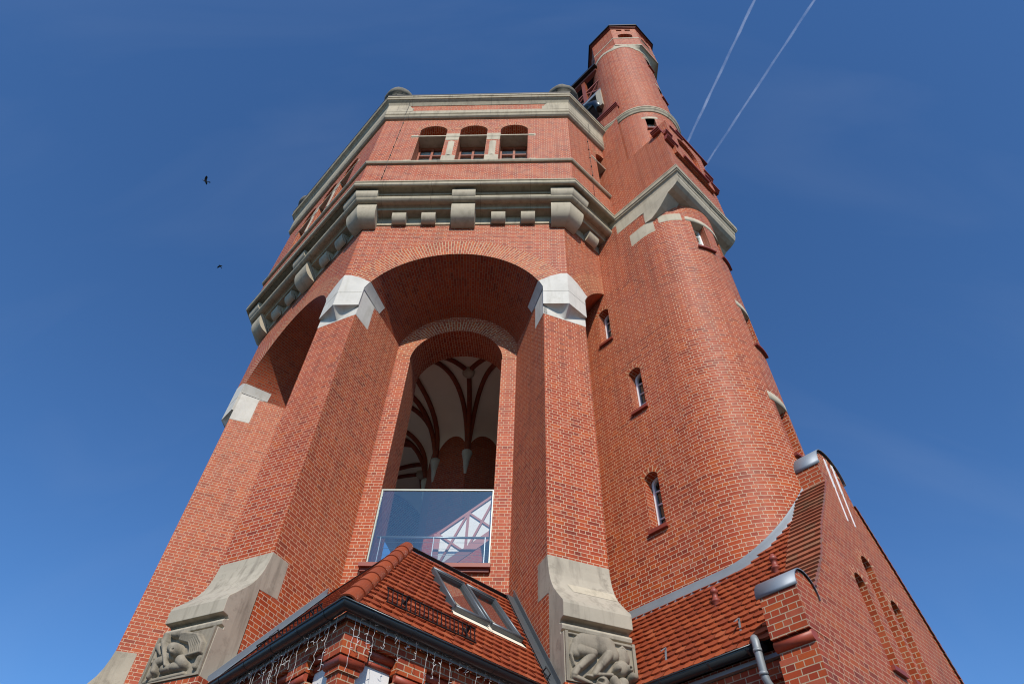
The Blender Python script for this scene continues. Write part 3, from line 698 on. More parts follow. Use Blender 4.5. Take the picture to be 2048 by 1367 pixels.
for a, b, c, d in CW:                 # window reveals
    m = radians((a + b) / 2); dv = Vector((cos(m), sin(m)))
    def inn(p, k=.34): return (p[0] - dv.x * k, p[1] - dv.y * k)
    p, q = stad(s_of(a)), stad(s_of(b))
    for e in (p, q): mb.face([ut(*e, c), ut(*inn(e), c), ut(*inn(e), d), ut(*e, d)], [(0, c), (.34, c), (.34, d), (0, d)])
    mb.face([ut(*p, d), ut(*q, d), ut(*inn(q), d), ut(*inn(p), d)]); mb.face([ut(*p, c), ut(*q, c), ut(*inn(q), c), ut(*inn(p), c)])
# flat side with its three segmental headed windows
FW = [(7.735, 8.085, 8.98, 10.20), (7.765, 8.125, 12.10, 13.35), (7.09, 7.45, 15.05, 16.32)]
def fl_loop(w): 
    a, b, c, d = w; m, h = (a + b) / 2, (b - a) / 2; R = (h * h + .11 ** 2) / (2 * .11); A = math.degrees(math.asin(h / R))
    return [(a, c), (b, c)] + arc(m, d + .11 - R, R, 90 - A, 90 + A, 10)
loops = [fl_loop(wv) for wv in FW]
poly_face(mb, lambda a, b: ut(a, -SW, b), [(5.2, 0), (UC, 0), (UC, 20.05), (5.2, 20.05)], loops, uvo=(-UC, 0))
for l in loops: reveal(mb, lambda a, b: ut(a, -SW, b), lambda a, b: ut(a + .03, -SW + .30, b), l)
mb.face([ut(5.2, SW, 0), ut(UC, SW, 0), ut(UC, SW, 20.05), ut(5.2, SW, 20.05)])
shaft = sbuild(mb, 'shaft_wall', 'brick')
def voussoir(mb, P, cx, cz, R, A, w, n):
    for i in range(n):
        a, b = radians(90 - A + 2 * A * i / n), radians(90 - A + 2 * A * (i + 1) / n)
        mb.face([P(cx + R * cos(a), cz + R * sin(a)), P(cx + (R + w) * cos(a), cz + (R + w) * sin(a)), P(cx + (R + w) * cos(b), cz + (R + w) * sin(b)), P(cx + R * cos(b), cz + R * sin(b))], [(0, a * R), (w * 1.9, a * R), (w * 1.9, b * R), (0, b * R)])
for a, b, c, d in FW:
    mb = MB(); h = (b - a) / 2; R = (h * h + .11 ** 2) / (2 * .11); A = math.degrees(math.asin(h / R)); voussoir(mb, lambda x, z: ut(x, -SW - .003, z), (a + b) / 2, d + .11 - R, R, A + 6, .125, 10); sbuild(mb, 'window_arch', 'brick_voussoir', shaft)
for a, b, c, d in FW:
    mb = MB(); l = fl_loop((a + .03, b + .03, c, d)); y = -SW + .27; m = ((a + b) / 2 + .03, (c + d) / 2)
    l2 = [(m[0] + (p[0] - m[0]) * .70, m[1] + (p[1] - m[1]) * .92) for p in l]
    poly_face(mb, lambda x, z: ut(x, y - .05, z), l, [l2]); reveal(mb, lambda x, z: ut(x, y - .05, z), lambda x, z: ut(x, y + .02, z), l2)
    for k in (.27, .52, .76): z = c + (d + .1 - c) * k; bar(mb, ut(a + .06, y - .02, z), ut(b, y - .02, z), .025, .03, (0, 0, 1))
    wf = sbuild(mb, 'window', 'white', stair); wf.matrix_parent_inverse = Matrix.Translation(-stair.location)
    mb = MB(); poly_face(mb, lambda x, z: ut(x, y, z), l); sbuild(mb, 'pane', 'glass', wf)
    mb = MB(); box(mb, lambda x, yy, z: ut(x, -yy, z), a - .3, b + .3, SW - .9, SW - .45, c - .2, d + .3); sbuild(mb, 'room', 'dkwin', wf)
    mb = MB(); box(mb, lambda x, yy, z: ut(x, -yy, z), a - .045, b + .045, SW - .28, SW + .065, c - .075, c + .004); sbuild(mb, 'sill', 'sill_tile', wf)
for wi, (a, b, c, d) in enumerate(CW):
    m = radians((a + b) / 2); ct = Vector((UC + SW * cos(m), SW * sin(m))); dv = Vector((cos(m), sin(m))); tv = Vector((-dv.y, dv.x)); h = SW * sin(radians((b - a) / 2))
    fw = lambda x, y, z: ut(ct.x + tv.x * x + dv.x * y, ct.y + tv.y * x + dv.y * y, z)
    mb = MB(); box(mb, fw, -h, -h + .055, -.30, -.24, c, d); box(mb, fw, h - .055, h, -.30, -.24, c, d); box(mb, fw, -h + .055, h - .055, -.30, -.24, d - .06, d); box(mb, fw, -h + .055, h - .055, -.30, -.24, c, c + .07)
    for k in (.25, .5, .75): z = c + (d - c) * k; box(mb, fw, -h + .055, h - .055, -.285, -.255, z - .012, z + .012)
    box(mb, fw, -.014, .014, -.287, -.257, c + .07, d - .06)
    wf = sbuild(mb, 'window', 'white', stair); wf.matrix_parent_inverse = Matrix.Translation(-stair.location)
    mb = MB(); mb.face([fw(-h, -.275, c), fw(h, -.275, c), fw(h, -.275, d), fw(-h, -.275, d)]); sbuild(mb, 'pane', 'glass', wf)
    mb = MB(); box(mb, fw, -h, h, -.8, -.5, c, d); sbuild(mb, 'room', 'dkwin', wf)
    mb = MB()
    N = 8
    for i in range(N):                 # curved sill
        s0, s1 = s_of(a - 2) + (s_of(b + 2) - s_of(a - 2)) * i / N, s_of(a - 2) + (s_of(b + 2) - s_of(a - 2)) * (i + 1) / N
        P = lambda s, r, z: ut(UC + (SW + r) * sin(s / SW), -(SW + r) * cos(s / SW), z)
        for (r0, z0), (r1, z1) in zip([(-.3, c - .08), (.075, c - .08), (.075, c - .02), (-.3, c + .01)], [(.075, c - .08), (.075, c - .02), (-.3, c + .01), (-.3, c - .08)]):
            mb.face([P(s0, r0, z0), P(s1, r0, z0), P(s1, r1, z1), P(s0, r1, z1)])
    for s in (s_of(a - 2), s_of(b + 2)): mb.face([P(s, -.3, c - .08), P(s, .075, c - .08), P(s, .075, c - .02), P(s, -.3, c + .01)])
    sbuild(mb, 'sill', 'sill_tile', wf)
def band(mb, a, b, z0, z1, r=.004, depth=.34, N=None):
    N = N or max(4, int((b - a) / 4))
    P = lambda t, k, z: ut(UC + (SW + k) * cos(radians(t)), (SW + k) * sin(radians(t)), z)
    for i in range(N):
        t0, t1 = a + (b - a) * i / N, a + (b - a) * (i + 1) / N
        mb.face([P(t0, r, z0), P(t1, r, z0), P(t1, r, z1), P(t0, r, z1)], smooth=True)
        mb.face([P(t0, r, z0), P(t1, r, z0), P(t1, -depth, z0), P(t0, -depth, z0)]); mb.face([P(t0, r, z1), P(t1, r, z1), P(t1, -.02, z1), P(t0, -.02, z1)])
for q in ((-36, 26, 18.62, 18.86), (-9, 18.5, 14.84, 15.08), (-14.5, 13, 11.48, 11.74)):
    mb = MB(); band(mb, *q); sbuild(mb, 'lintel', 'stone_plain')
# corbelled corner stones that carry the square upper stage
mb = MB()
FU = lambda y, t, z: ut(y, t, z)
CB = [(8.2, 20.0), (10.615, 20.0), (10.60, 19.86), (10.55, 19.73), (10.46, 19.64), (10.34, 19.57), (10.17, 19.515), (9.3, 19.49), (8.2, 19.49)]
prism(mb, lambda x, y, z: ut(y, x, z), CB, -SW - .006, SW + .006)
for s in (-1, 1):
    T = s * (SW + .004)
    # second course: little conch below the cove
    c2 = [(9.23, 19.50), (10.17, 19.515), (10.0, 19.33), (9.82, 19.14), (9.63, 18.98), (9.44, 18.87), (9.2, 18.90)]
    c3 = [(8.60, 18.90), (9.44, 18.87), (9.40, 18.33), (8.60, 18.27)]
    c1 = [(9.64, 20.02), (9.64, 19.5), (10.2, 19.5), (10.2, 20.02)]
    poly_face(mb, lambda a, b: ut(a, T, b), c2); reveal(mb, lambda a, b: ut(a, T, b), lambda a, b: ut(a, s * .95, b), c2)
    # flush quoins, bent round the start of the curve
    for (a, b, z0, z1) in ((8.60, 8.96, 18.29, 18.885), (9.2, 9.21, 18.9, 19.5)): mb.face([ut(a, T, z0), ut(b, T, z0), ut(b, T, z1), ut(a, T, z1)])
    N = 8
    for (a0, a1, z0, z1) in ((-90, -72, 18.29, 18.885), (-66, -40, 18.62, 18.98)):
        for i in range(N):
            p, q = radians(a0 + (a1 - a0) * i / N) * -s * -1, radians(a0 + (a1 - a0) * (i + 1) / N)
            P = lambda t, z: ut(UC + (SW + .004) * cos(t), -s * (SW + .004) * sin(t) * (-1 if s < 0 else -1) if False else s * -(SW + .004) * sin(t) * 1.0, z)
            t0, t1 = radians(a0 + (a1 - a0) * i / N), radians(a0 + (a1 - a0) * (i + 1) / N)
            mb.face([P(t0, z0), P(t1, z0), P(t1, z1), P(t0, z1)], smooth=True)
sbuild(mb, 'corner_corbel', 'stone_plain', bevel=.006)
# cornice of the stair tower
def stair_ring(mb, prof, u1, tw, us=7.6, uvz=False):
    """open profile [(offset,z)] round three sides of the square stage"""
    cum = 0
    for (a, z), (b, y) in zip(prof, prof[1:]):
        L = hypot(b - a, y - z); v0, v1 = (z, y) if uvz else (cum, cum + L); cum += L
        P = lambda o, zz: [ut(us, -tw - o, zz), ut(u1 + o, -tw - o, zz), ut(u1 + o, tw + o, zz), ut(us, tw + o, zz)]
        p, q = P(a, z), P(b, y); w = [us, u1, u1 + 2 * tw, u1 * 2 + 2 * tw - us]
        for i in range(3): mb.face([p[i], p[i + 1], q[i + 1], q[i]], [(w[i], v0), (w[i + 1], v0), (w[i + 1], v1), (w[i], v1)])
mb = MB(); stair_ring(mb, [(-.1, 20.0), (.012, 20.0), (.012, 20.09), (.04, 20.16), (.075, 20.18), (.08, 20.24), (.105, 20.25), (.11, 20.38), (.085, 20.40), (.11, 20.41), (.11, 20.458), (-.03, 20.54)], 10.615, SW - .005)
sbuild(mb, 'cornice', 'stone')
mb = MB(); stair_ring(mb, [(0, 20.45), (0, 23.45), (-.45, 24.0)], 10.6, 1.45, uvz=True)
# outer face: stepped pilasters, arched recess
b_ = lambda x0, x1, y0, y1, z0, z1: box(mb, lambda x, y, z: ut(y, x, z), x0, x1, y0, y1, z0, z1)
b_(-1.06, 1.06, 8.5, 10.595, 23.45, 24.55)
up = sbuild(mb, 'upper_wall', 'brick')
mb = MB()
l = [(-.56, 22.46), (.64, 22.46), (.64, 23.9)] + arc(.04, 23.9, .6, 12, 168, 12) + [(-.56, 23.9)]
fu = lambda y: (lambda a, b: ut(y, a, b))
poly_face(mb, fu(10.72), [(-1.0, 22.3), (1.12, 22.3), (1.12, 25.0), (-1.0, 25.0)], [l]); reveal(mb, fu(10.72), fu(10.30), l)
reveal(mb, fu(10.72), fu(9.0), [(-1.0, 22.3), (1.12, 22.3), (1.12, 25.0), (-1.0, 25.0)])
poly_face(mb, fu(10.30), l)
sbuild(mb, 'arched_bay', 'brick')
mb = MB(); b_(-.66, .72, 10.5, 10.80, 22.36, 22.46); sbuild(mb, 'shelf', 'sill_tile')
for (x0, x1, z) in ((-1.42, -.82, 22.75), (-1.36, -1.0, 23.3), (.74, 1.18, 22.9), (.86, 1.4, 23.45), (-.85, -.1, 24.5), (1.02, 1.5, 22.7)):
    mb = MB()
    for i in range(3): b_(x0, x1, 10.45, 10.70 + .035 * i, z + .07 * i, z + .07 * i + .075)
    sbuild(mb, 'weathering', 'sill_tile')
mb = MB()
for i in range(3): box(mb, lambda x, y, z: ut(x, -y, z), 10.28, 10.62, 1.3, 1.56 + .035 * i, 23.35 + .07 * i, 23.425 + .07 * i)
sbuild(mb, 'weathering', 'sill_tile'); mb = MB(); b_(-.4, 1.5, 9.9, 10.78, 25.0, 25.09); sbuild(mb, 'coping', 'sill_tile')
# round upper stage
CU, CT = 9.13, 0.10
def cyl(mb, r, z0, z1, seg=48, cu=CU, ct_=CT, a0=0, a1=360, r1=None, smooth=True):
    r1 = r if r1 is None else r1
    for i in range(seg):
        p, q = radians(a0 + (a1 - a0) * i / seg), radians(a0 + (a1 - a0) * (i + 1) / seg)
        mb.face([ut(cu + r * cos(p), ct_ + r * sin(p), z0), ut(cu + r * cos(q), ct_ + r * sin(q), z0), ut(cu + r1 * cos(q), ct_ + r1 * sin(q), z1), ut(cu + r1 * cos(p), ct_ + r1 * sin(p), z1)],
                [(p * 1.45, z0), (q * 1.45, z0), (q * 1.45, z1), (p * 1.45, z1)], smooth=smooth)
UW = [(-51, -37, 25.32, 26.30), (1, 16.3, 29.75, 31.15), (-2, 13, 33.75, 35.0)]
mb = MB()
aa = sorted(set([i * 7.5 for i in range(-24, 25)] + [a for wv in UW for a in wv[:2]])); zz_ = sorted(set([23.0, 27.0, 36.1] + [z for wv in UW for z in wv[2:]]))
RU = 1.46
for a0, a1 in zip(aa, aa[1:]):
    for z0, z1 in zip(zz_, zz_[1:]):
        if any(a < (a0 + a1) / 2 < b and c < (z0 + z1) / 2 < d for a, b, c, d in UW): continue
        cyl(mb, RU, z0, z1, 1, a0=a0, a1=a1)
for a, b, c, d in UW:
    m = radians((a + b) / 2); dv = (cos(m) * .3, sin(m) * .3)
    pa, pb = [(CU + RU * cos(radians(t)), CT + RU * sin(radians(t))) for t in (a, b)]
    I = lambda p: (p[0] - dv[0], p[1] - dv[1])
    for e in (pa, pb): mb.face([ut(*e, c), ut(*I(e), c), ut(*I(e), d), ut(*e, d)], [(0, c), (.3, c), (.3, d), (0, d)])
    mb.face([ut(*pa, d), ut(*pb, d), ut(*I(pb), d), ut(*I(pa), d)]); mb.face([ut(*pa, c), ut(*pb, c), ut(*I(pb), c), ut(*I(pa), c)])
mb.face([ut(7.2, -1.47, 20), ut(9.13, -1.47, 20), ut(9.13, -1.47, 27.3), ut(7.2, -1.47, 27.3)], [(7.2, 20), (9.13, 20), (9.13, 27.3), (7.2, 27.3)])
mb.face([ut(7.2, -1.465, 27.3), ut(9.3, -1.465, 27.3), ut(9.3, -1.465, 28.4), ut(7.2, -1.465, 28.4)], [(7.2, 27.3), (9.3, 27.3), (9.3, 28.4), (7.2, 28.4)])
mb.face([ut(7.2, -1.46, 28.35), ut(9.3, -1.46, 28.35), ut(9.3, -.8, 28.9), ut(7.2, -.8, 28.9)])
sbuild(mb, 'round_wall', 'brick')
mb = MB(); b2 = lambda x0, x1, y0, y1, z0, z1: box(mb, lambda x, y, z: ut(x, -y, z), x0, x1, y0, y1, z0, z1)
for i in range(3): b2(7.3, 9.32, 1.2, 1.49 + .035 * i, 28.35 + .09 * i, 28.43 + .09 * i)
sbuild(mb, 'string_course', 'sill_tile')
for (a, b, c, d) in UW:
    m = radians((a + b) / 2); ct = Vector((CU + RU * cos(m), CT + RU * sin(m))); dv = Vector((cos(m), sin(m))); tv = Vector((-dv.y, dv.x)); h = RU * sin(radians((b - a) / 2))
    fw = lambda x, y, z: ut(ct.x + tv.x * x + dv.x * y, ct.y + tv.y * x + dv.y * y, z)
    mb = MB(); 
    for (x0, x1, z0, z1) in ((-h, -h + .04, c, d), (h - .04, h, c, d), (-h, h, c, c + .1), (-h, h, d - .05, d), (-.016, .016, c + .1, d - .05), (-h, h, c + .4, c + .43)): box(mb, fw, x0, x1, -.29 + (.003 if x1 - x0 > .1 else 0), -.25, z0, z1)
    wf = sbuild(mb, 'window', 'white', stair); wf.matrix_parent_inverse = Matrix.Translation(-stair.location)
    mb = MB(); mb.face([fw(-h, -.27, c), fw(h, -.27, c), fw(h, -.27, d), fw(-h, -.27, d)]); sbuild(mb, 'pane', 'glass', wf)
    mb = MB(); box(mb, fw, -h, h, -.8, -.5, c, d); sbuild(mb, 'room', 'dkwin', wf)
    mb = MB(); box(mb, fw, -h - .04, h + .04, -.29, .07, c - .07, c); sbuild(mb, 'sill', 'sill_tile', wf)
    mb = MB()
    for i in range(6):
        t0, t1 = a - 5 + (b - a + 10) * i / 6, a - 5 + (b - a + 10) * (i + 1) / 6
        P = lambda t, k, z: ut(CU + (RU + k) * cos(radians(t)), CT + (RU + k) * sin(radians(t)), z)
        z0, z1 = d, d + .18
        mb.face([P(t0, .005, z0), P(t1, .005, z0), P(t1, .005, z1), P(t0, .005, z1)]); mb.face([P(t0, .005, z0), P(t1, .005, z0), P(t1, -.25, z0), P(t0, -.25, z0)]); mb.face([P(t0, .005, z1), P(t1, .005, z1), P(t1, -.05, z1), P(t0, -.05, z1)])
    sbuild(mb, 'lintel', 'stone_plain', wf)
# curved string cornice running off the top cornice of the drum
mb = MB()
prof = [(-.02, 26.98), (.03, 27.0), (.06, 27.08), (.10, 27.14), (.11, 27.2), (.085, 27.215), (.085, 27.235), (.115, 27.25), (.12, 27.33), (-.03, 27.47)]
path = [(8.3, -RU + CT * 0 - .0)] + [(CU + RU * cos(radians(t)), CT + RU * sin(radians(t))) for t in range(-94, 95, 6)] + [(8.3, RU + .1)]
for i in range(len(path) - 1):
    def nrm(j):
        a, b = path[max(j - 1, 0)], path[min(j + 1, len(path) - 1)]; dx, dy = b[0] - a[0], b[1] - a[1]; L = hypot(dx, dy); return dy / L, -dx / L
    n0, n1 = nrm(i), nrm(i + 1); s = i * .15
    for (a, z), (b, y) in zip(prof, prof[1:]):
        Q = lambda p, n_, o, zz: ut(p[0] + n_[0] * o, p[1] + n_[1] * o, zz)
        mb.face([Q(path[i], n0, a, z), Q(path[i + 1], n1, a, z), Q(path[i + 1], n1, b, y), Q(path[i], n0, b, y)], [(s, z), (s + .15, z), (s + .15, y), (s, y)], smooth=False)
sbuild(mb, 'curved_cornice', 'stone')
# octagonal lantern
LC = Vector((6.78, -6.28, 0))
def lring(mb, prof, uvz=True, mi=0, faces=range(8)):
    for i in faces:
        f = Frame(-90 + 45 * i, LC)
        for (a, z), (b, y) in zip(prof, prof[1:]):
            mb.face([f(-a * TAN, a, z), f(a * TAN, a, z), f(b * TAN, b, y), f(-b * TAN, b, y)], [(i * 1.4 - a * TAN, z), (i * 1.4 + a * TAN, z), (i * 1.4 + b * TAN, y), (i * 1.4 - b * TAN, y)], mi)
LA = 1.545
mb = MB(); 
for i in range(8):
    f = Frame(-90 + 45 * i, LC); h = LA * TAN
    lw = [(-.36, 37.15), (.36, 37.15), (.36, 37.6)] + arc(0, 37.45, .4, 24, 156, 8) + [(-.36, 37.6)]
    sl = [[(x - .14, 38.35), (x + .14, 38.35), (x + .14, 38.6), (x - .14, 38.6)] for x in (-.22, .22)]
    poly_face(mb, lambda a, b: f(a, LA, b), [(-h, 35.9), (h, 35.9), (h, 38.75), (-h, 38.75)], [lw] + sl if i not in (7,) else [], uvo=(i * 1.4, 0))
    if i != 7:
        for q in [lw] + sl: reveal(mb, lambda a, b: f(a, LA, b), lambda a, b: f(a, LA - .3, b), q)
        poly_face(mb, lambda a, b: f(a, LA - .3, b), [(-.5, 37), (.5, 37), (.5, 38.7), (-.5, 38.7)])
lan = sbuild(mb, 'lantern_wall', 'brick')
mb = MB(); lring(mb, [(LA - .1, 37.0), (LA + .012, 37.0), (LA + .012, 37.12), (LA - .1, 37.14)]); lring(mb, [(1.2, 35.84), (LA + .02, 35.80), (LA + .02, 35.93), (LA - .05, 35.96)])
for i in range(8):                     # cove from the round wall to the octagon
    f = Frame(-90 + 45 * i, LC); cc = ut(CU, CT, 0)
    for j in range(8):
        a0, a1 = -22.5 + 45 * j / 8, -22.5 + 45 * (j + 1) / 8
        def rnd_(t, r, z): v = d2(-90 + 45 * i + t); return cc + v * r + ZV * z
        def oc(t, z): return f(LA * math.tan(radians(t)), LA, z)
        dz = lambda t: .16 * (1 - (abs(t) / 22.5) ** 2)
        A0, A1 = rnd_(a0, RU + .03, 35.50 + dz(a0)), rnd_(a1, RU + .03, 35.50 + dz(a1))
        mb.face([rnd_(a0, RU + .012, 35.32 + dz(a0)), rnd_(a1, RU + .012, 35.32 + dz(a1)), A1, A0], smooth=True)
        B0, B1 = oc(a0, 35.83), oc(a1, 35.83)
        K = 5
        for q in range(K):
            def W(A, B, k): return Vector((A.x + (B.x - A.x) * k ** 1.6, A.y + (B.y - A.y) * k ** 1.6, A.z + (B.z - A.z) * k ** 1.1))
            mb.face([W(A0, B0, q / K), W(A1, B1, q / K), W(A1, B1, (q + 1) / K), W(A0, B0, (q + 1) / K)], smooth=True)
sbuild(mb, 'lantern_band', 'stone_plain')
mb = MB(); lring(mb, [(LA - .05, 38.7), (LA + .05, 38.72), (LA + .05, 38.78), (LA + .1, 38.79), (LA + .1, 38.86), (LA + .04, 38.88)]); sbuild(mb, 'lantern_cornice', 'sill_tile')
mb = MB(); lring(mb, [(LA + .02, 38.86), (LA + .165, 38.87), (LA + .165, 38.98), (.02, 39.2)]); sbuild(mb, 'lantern_roof', 'dark')
mb = MB(); f = Frame(-135, LC); box(mb, f, -.45, .3, .5, 1.15, 38.9, 40.3); sbuild(mb, 'chimney', 'brick')
mb = MB(); box(mb, f, -.52, .37, .43, 1.22, 40.3, 40.42); sbuild(mb, 'chimney_cap', 'dark')
for (x, y) in ((.1, .7), (.35, .7), (.42, .8)):
    pass
# covered bridge behind, from the drum roof to the stair tower
bridge = empty('covered_bridge', tuple(ut(7, -.3, 28)), 'small roofed timber bridge with cross braced railing behind the tower parapet', 'bridge')
bb = lambda mb, name, mat: setattr(mb.build(name, mat, bridge), 'matrix_parent_inverse', Matrix.Translation(-bridge.location))
X0, X1 = 4.2, 8.6
mb = MB(); bx = lambda x0, x1, y0, y1, z0, z1: box(mb, lambda x, y, z: ut(x, y, z), x0, x1, y0, y1, z0, z1)
bx(X0, X1, -1.3, .9, 32.0, 32.25); bb(mb, 'deck', 'zinc_dull')
mb = MB()
prism(mb, lambda x, y, z: ut(y, x, z) if 0 else ut(x, y, z), [(4.2, 35.25), (8.7, 35.25), (8.7, 35.42), (4.2, 35.42)], 0, 0) if 0 else None
bx(X0, X1 + .1, -1.5, 1.2, 35.05, 35.25); bb(mb, 'roof', 'dark')
for x in (4.4, 5.6, 6.65, 7.72):
    mb = MB(); bx(x - .10, x + .10, -1.3, -1.12, 32.2, 35.05); bb(mb, 'post', 'wood')
mb = MB(); bx(X0, X1, -1.28, -1.16, 33.35, 33.45); bx(X0, X1, -1.33, -1.12, 34.85, 35.05); bb(mb, 'rail', 'timber')
for a, b in ((4.4, 5.6), (5.6, 6.65), (6.65, 7.72), (7.72, 8.5)):
    mb = MB(); bar(mb, ut(a, -1.22, 32.4), ut(b, -1.22, 33.35), .05, .05, (0, 0, 1)); bar(mb, ut(b, -1.22, 32.4), ut(a, -1.22, 33.35), .05, .055, (0, 0, 1)); bb(mb, 'cross_brace', 'timber')
mb = MB(); tube(mb, [ut(8.35, -1.25, 30.2), ut(8.2, -1.25, 31.2), ut(7.8, -1.25, 31.75), ut(6.4, -1.25, 32.0)], [.17, .15, .13, .12], 8); tube(mb, [ut(8.2, -1.25, 31.3), ut(7.3, -1.25, 31.2)], .07, 8); bb(mb, 'strut', 'gutter')
mb = MB(); bx(8.34, 8.6, -1.36, -1.05, 30.8, 32.0); bx(8.4, 8.6, -1.36, -1.05, 30.2, 30.8); bb(mb, 'stone_bracket', 'stone_base')

# ================================================================= roof tiles
def tiles(mb, o, ex, ey, nz, inside, s0, s1, w0, w1, clampf=None, tw=.168, th=.150, seed=1):
    """beaver tail tiles laid in half bond on a slope"""
    rr = random.Random(seed); rows = int((w1 - w0) / th) + 1
    for r in range(rows):
        w = w0 + r * th; off = (r % 2) * tw / 2
        n = int((s1 - s0) / tw) + 2
        for c in range(-1, n):
            s = s0 + c * tw + off; ctr = (s + tw / 2, w + th / 2)
            if not inside(*ctr): continue
            q = rr.random(); j = rr.uniform(-.006, .006); lift = rr.uniform(0, .006)
            h = tw / 2 - .0015
            sh = [(-h, th * 1.25), (h, th * 1.25), (h, .035 + j)] + [(h * cos(radians(t)), .035 + j - .042 * sin(radians(t))) for t in (25, 50, 75, 105, 130, 155)] + [(-h, .035 + j)]
            pts = [(s + tw / 2 + a, w + b) for a, b in sh]
            if clampf: pts = [clampf(*p) for p in pts]
            L = lambda p, k: o + ex * p[0] + ey * p[1] + nz * (.004 + .034 * max(0, 1 - (p[1] - w) / (th * 1.25)) + lift + k)
            mb.face([L(p, .014) for p in pts], [(0, 0)] * len(pts), rnd=q)
            for i in range(2, len(pts) - 1):
                mb.face([L(pts[i], .014), L(pts[i + 1], .014), L(pts[i + 1], -.02), L(pts[i], -.02)], [(0, 0)] * 4, rnd=q)

# ================================================================= the corner porch
porch = empty('entrance_porch', (0, -8, 0), 'low corner brick porch with red tiled hip roof and two skylights between tower pillars', 'porch')
def pbuild(mb, name, mat, parent=None, **kw):
    o = mb.build(name, mat, parent or porch, **kw)
    if parent is None: o.matrix_parent_inverse = Matrix.Translation(-porch.location)
    return o
T0, T1 = Vector((0, -10.16, 5.54)), Vector((0, -7.657, 7.854))
SL, HS = 2.913, 1.77
class Side:
    def __init__(s, sg):
        s.e = Vector((sg * .70710678, .70710678, 0)); s.up = Vector((sg * -.43, .43, .794)); s.n = Vector((sg * .562, -.562, .608)); s.sg = sg
        s.wn = Vector((sg * .70710678, -.70710678, 0))
    def __call__(s, a, w, h=0): return T0 + s.e * a + s.up * w + s.n * h
    def wall(s, a, y, z, yc=-10.03): return Vector((0, yc, 0)) + s.e * a + s.wn * y + ZV * z
def smax(w): return 3.60 + (4.28 - 3.60) * 0 + (2.52 + 1.80 - 3.60) * w / SL
RS, LS = Side(1), Side(-1)
for S in (RS, LS):
    mb = MB(); mb.face([S(0, 0), S(3.62, 0), S(4.40, SL), S(HS, SL)]); pbuild(mb, 'roof_deck', 'flash')
    mb = MB()
    ins = lambda a, w: a > w * HS / SL - .12 and a < smax(w) + .05 and w < SL - .02
    if S.sg > 0:
        ins0 = ins; ins = lambda a, w: ins0(a, w) and not (2.04 < a < 3.44 and 1.0 < w < 2.24)
    cl = lambda a, w: (min(max(a, w * HS / SL), smax(w) - .02), min(w, SL + .01))
    tiles(mb, T0, S.e, S.up, S.n, ins, -.1, 4.6, -.03, SL, cl, seed=3 + S.sg)
    pbuild(mb, 'roof_tiles', 'tile', merge=False)
    # grey flashing tray against the pillar
    mb = MB(); N = 9
    for i in range(N):
        w0, w1 = -.05 + (SL + .12) * i / N, -.05 + (SL + .12) * (i + 1) / N + .02
        for (i0, i1, h0, h1) in ((-.24, .02, .068, .07), (-.25, -.235, .05, .09)):
            P = lambda a, w, h: S(a + smax(w), w, h + .0015 * (i % 2))
            mb.face([P(i0, w0, h0), P(i1, w0, h0 if i1 < 0.0 and h1 < .2 else h1), P(i1, w1, h0 if i1 < 0.0 and h1 < .2 else h1), P(i0, w1, h0)]) if h1 - h0 < .1 else mb.face([P(i0, w0, h0), P(i0, w0, h1), P(i0, w1, h1), P(i0, w1, h0)])
    up0 = .20 if S.sg < 0 else .2
    U = lambda a, w, z: S(a + smax(w), w, .03) + ZV * z
    for (a, b) in ((-.045, 0),):
        mb.face([U(a, -.1, 0), U(a, -.1, up0), U(a, SL + .06, up0), U(a, SL + .06, 0)]); mb.face([U(a, -.1, up0), U(a + .06, -.1, up0 + .02), U(a + .06, SL + .06, up0 + .02), U(a, SL + .06, up0)])
        mb.face([U(a, -.1, 0), U(a, -.1, up0), U(.1, -.1, up0), U(.1, -.1, 0)])
    pbuild(mb, 'flashing', 'zinc_dull' if S.sg < 0 else 'flash', merge=False)
    # gutter, fascia
    mb = MB(); gc = lambda a: Vector((0, -10.235, 5.475)) + S.e * a
    N = 12; L = 3.75; pr = [(.082 * cos(radians(t)), .082 * sin(radians(t))) for t in range(180, 361, 15)]
    for i in range(len(pr) - 1):
        (a, b), (c, d) = pr[i], pr[i + 1]
        m0, m1 = a, c
        P = lambda q, s_: gc(s_ + (q[0] * 1.0)) + S.wn * q[0] + ZV * q[1]
        Z = lambda q: gc(0) + Vector((0, -1.41421356 * q[0], 0)) + ZV * q[1]
        mb.face([Z(pr[i]), Z(pr[i + 1]), gc(L) + S.wn * c + ZV * d, gc(L) + S.wn * a + ZV * b], smooth=True)
    lip = lambda s_, q: (Vector((0, -10.235 - 1.41421356 * q, 5.475 + .004)) + S.e * s_)
    tube(mb, [lip(0, .085), lip(L, .085)], .013, 6)
    for s_ in (.35, .95, 1.6, 2.3, 3.0):       # brackets / joints
        for i in range(len(pr) - 1):
            (a, b), (c, d) = pr[i], pr[i + 1]; k = 1.05
            mb.face([gc(s_) + S.wn * a * k + ZV * b * k, gc(s_) + S.wn * c * k + ZV * d * k, gc(s_ + .035) + S.wn * c * k + ZV * d * k, gc(s_ + .035) + S.wn * a * k + ZV * b * k])
    pbuild(mb, 'gutter', 'gutter')
    mb = MB(); prism(mb, lambda x, y, z: S.wall(x, y, z), [(.06, 5.36), (.075, 5.36), (.075, 5.42), (.06, 5.42)], -.075, 3.75); pbuild(mb, 'fascia', 'zinc')
    # walls: corner pier, recessed frieze with roll moulding, plaster panels
    mb = MB()
    Wf = S.wall
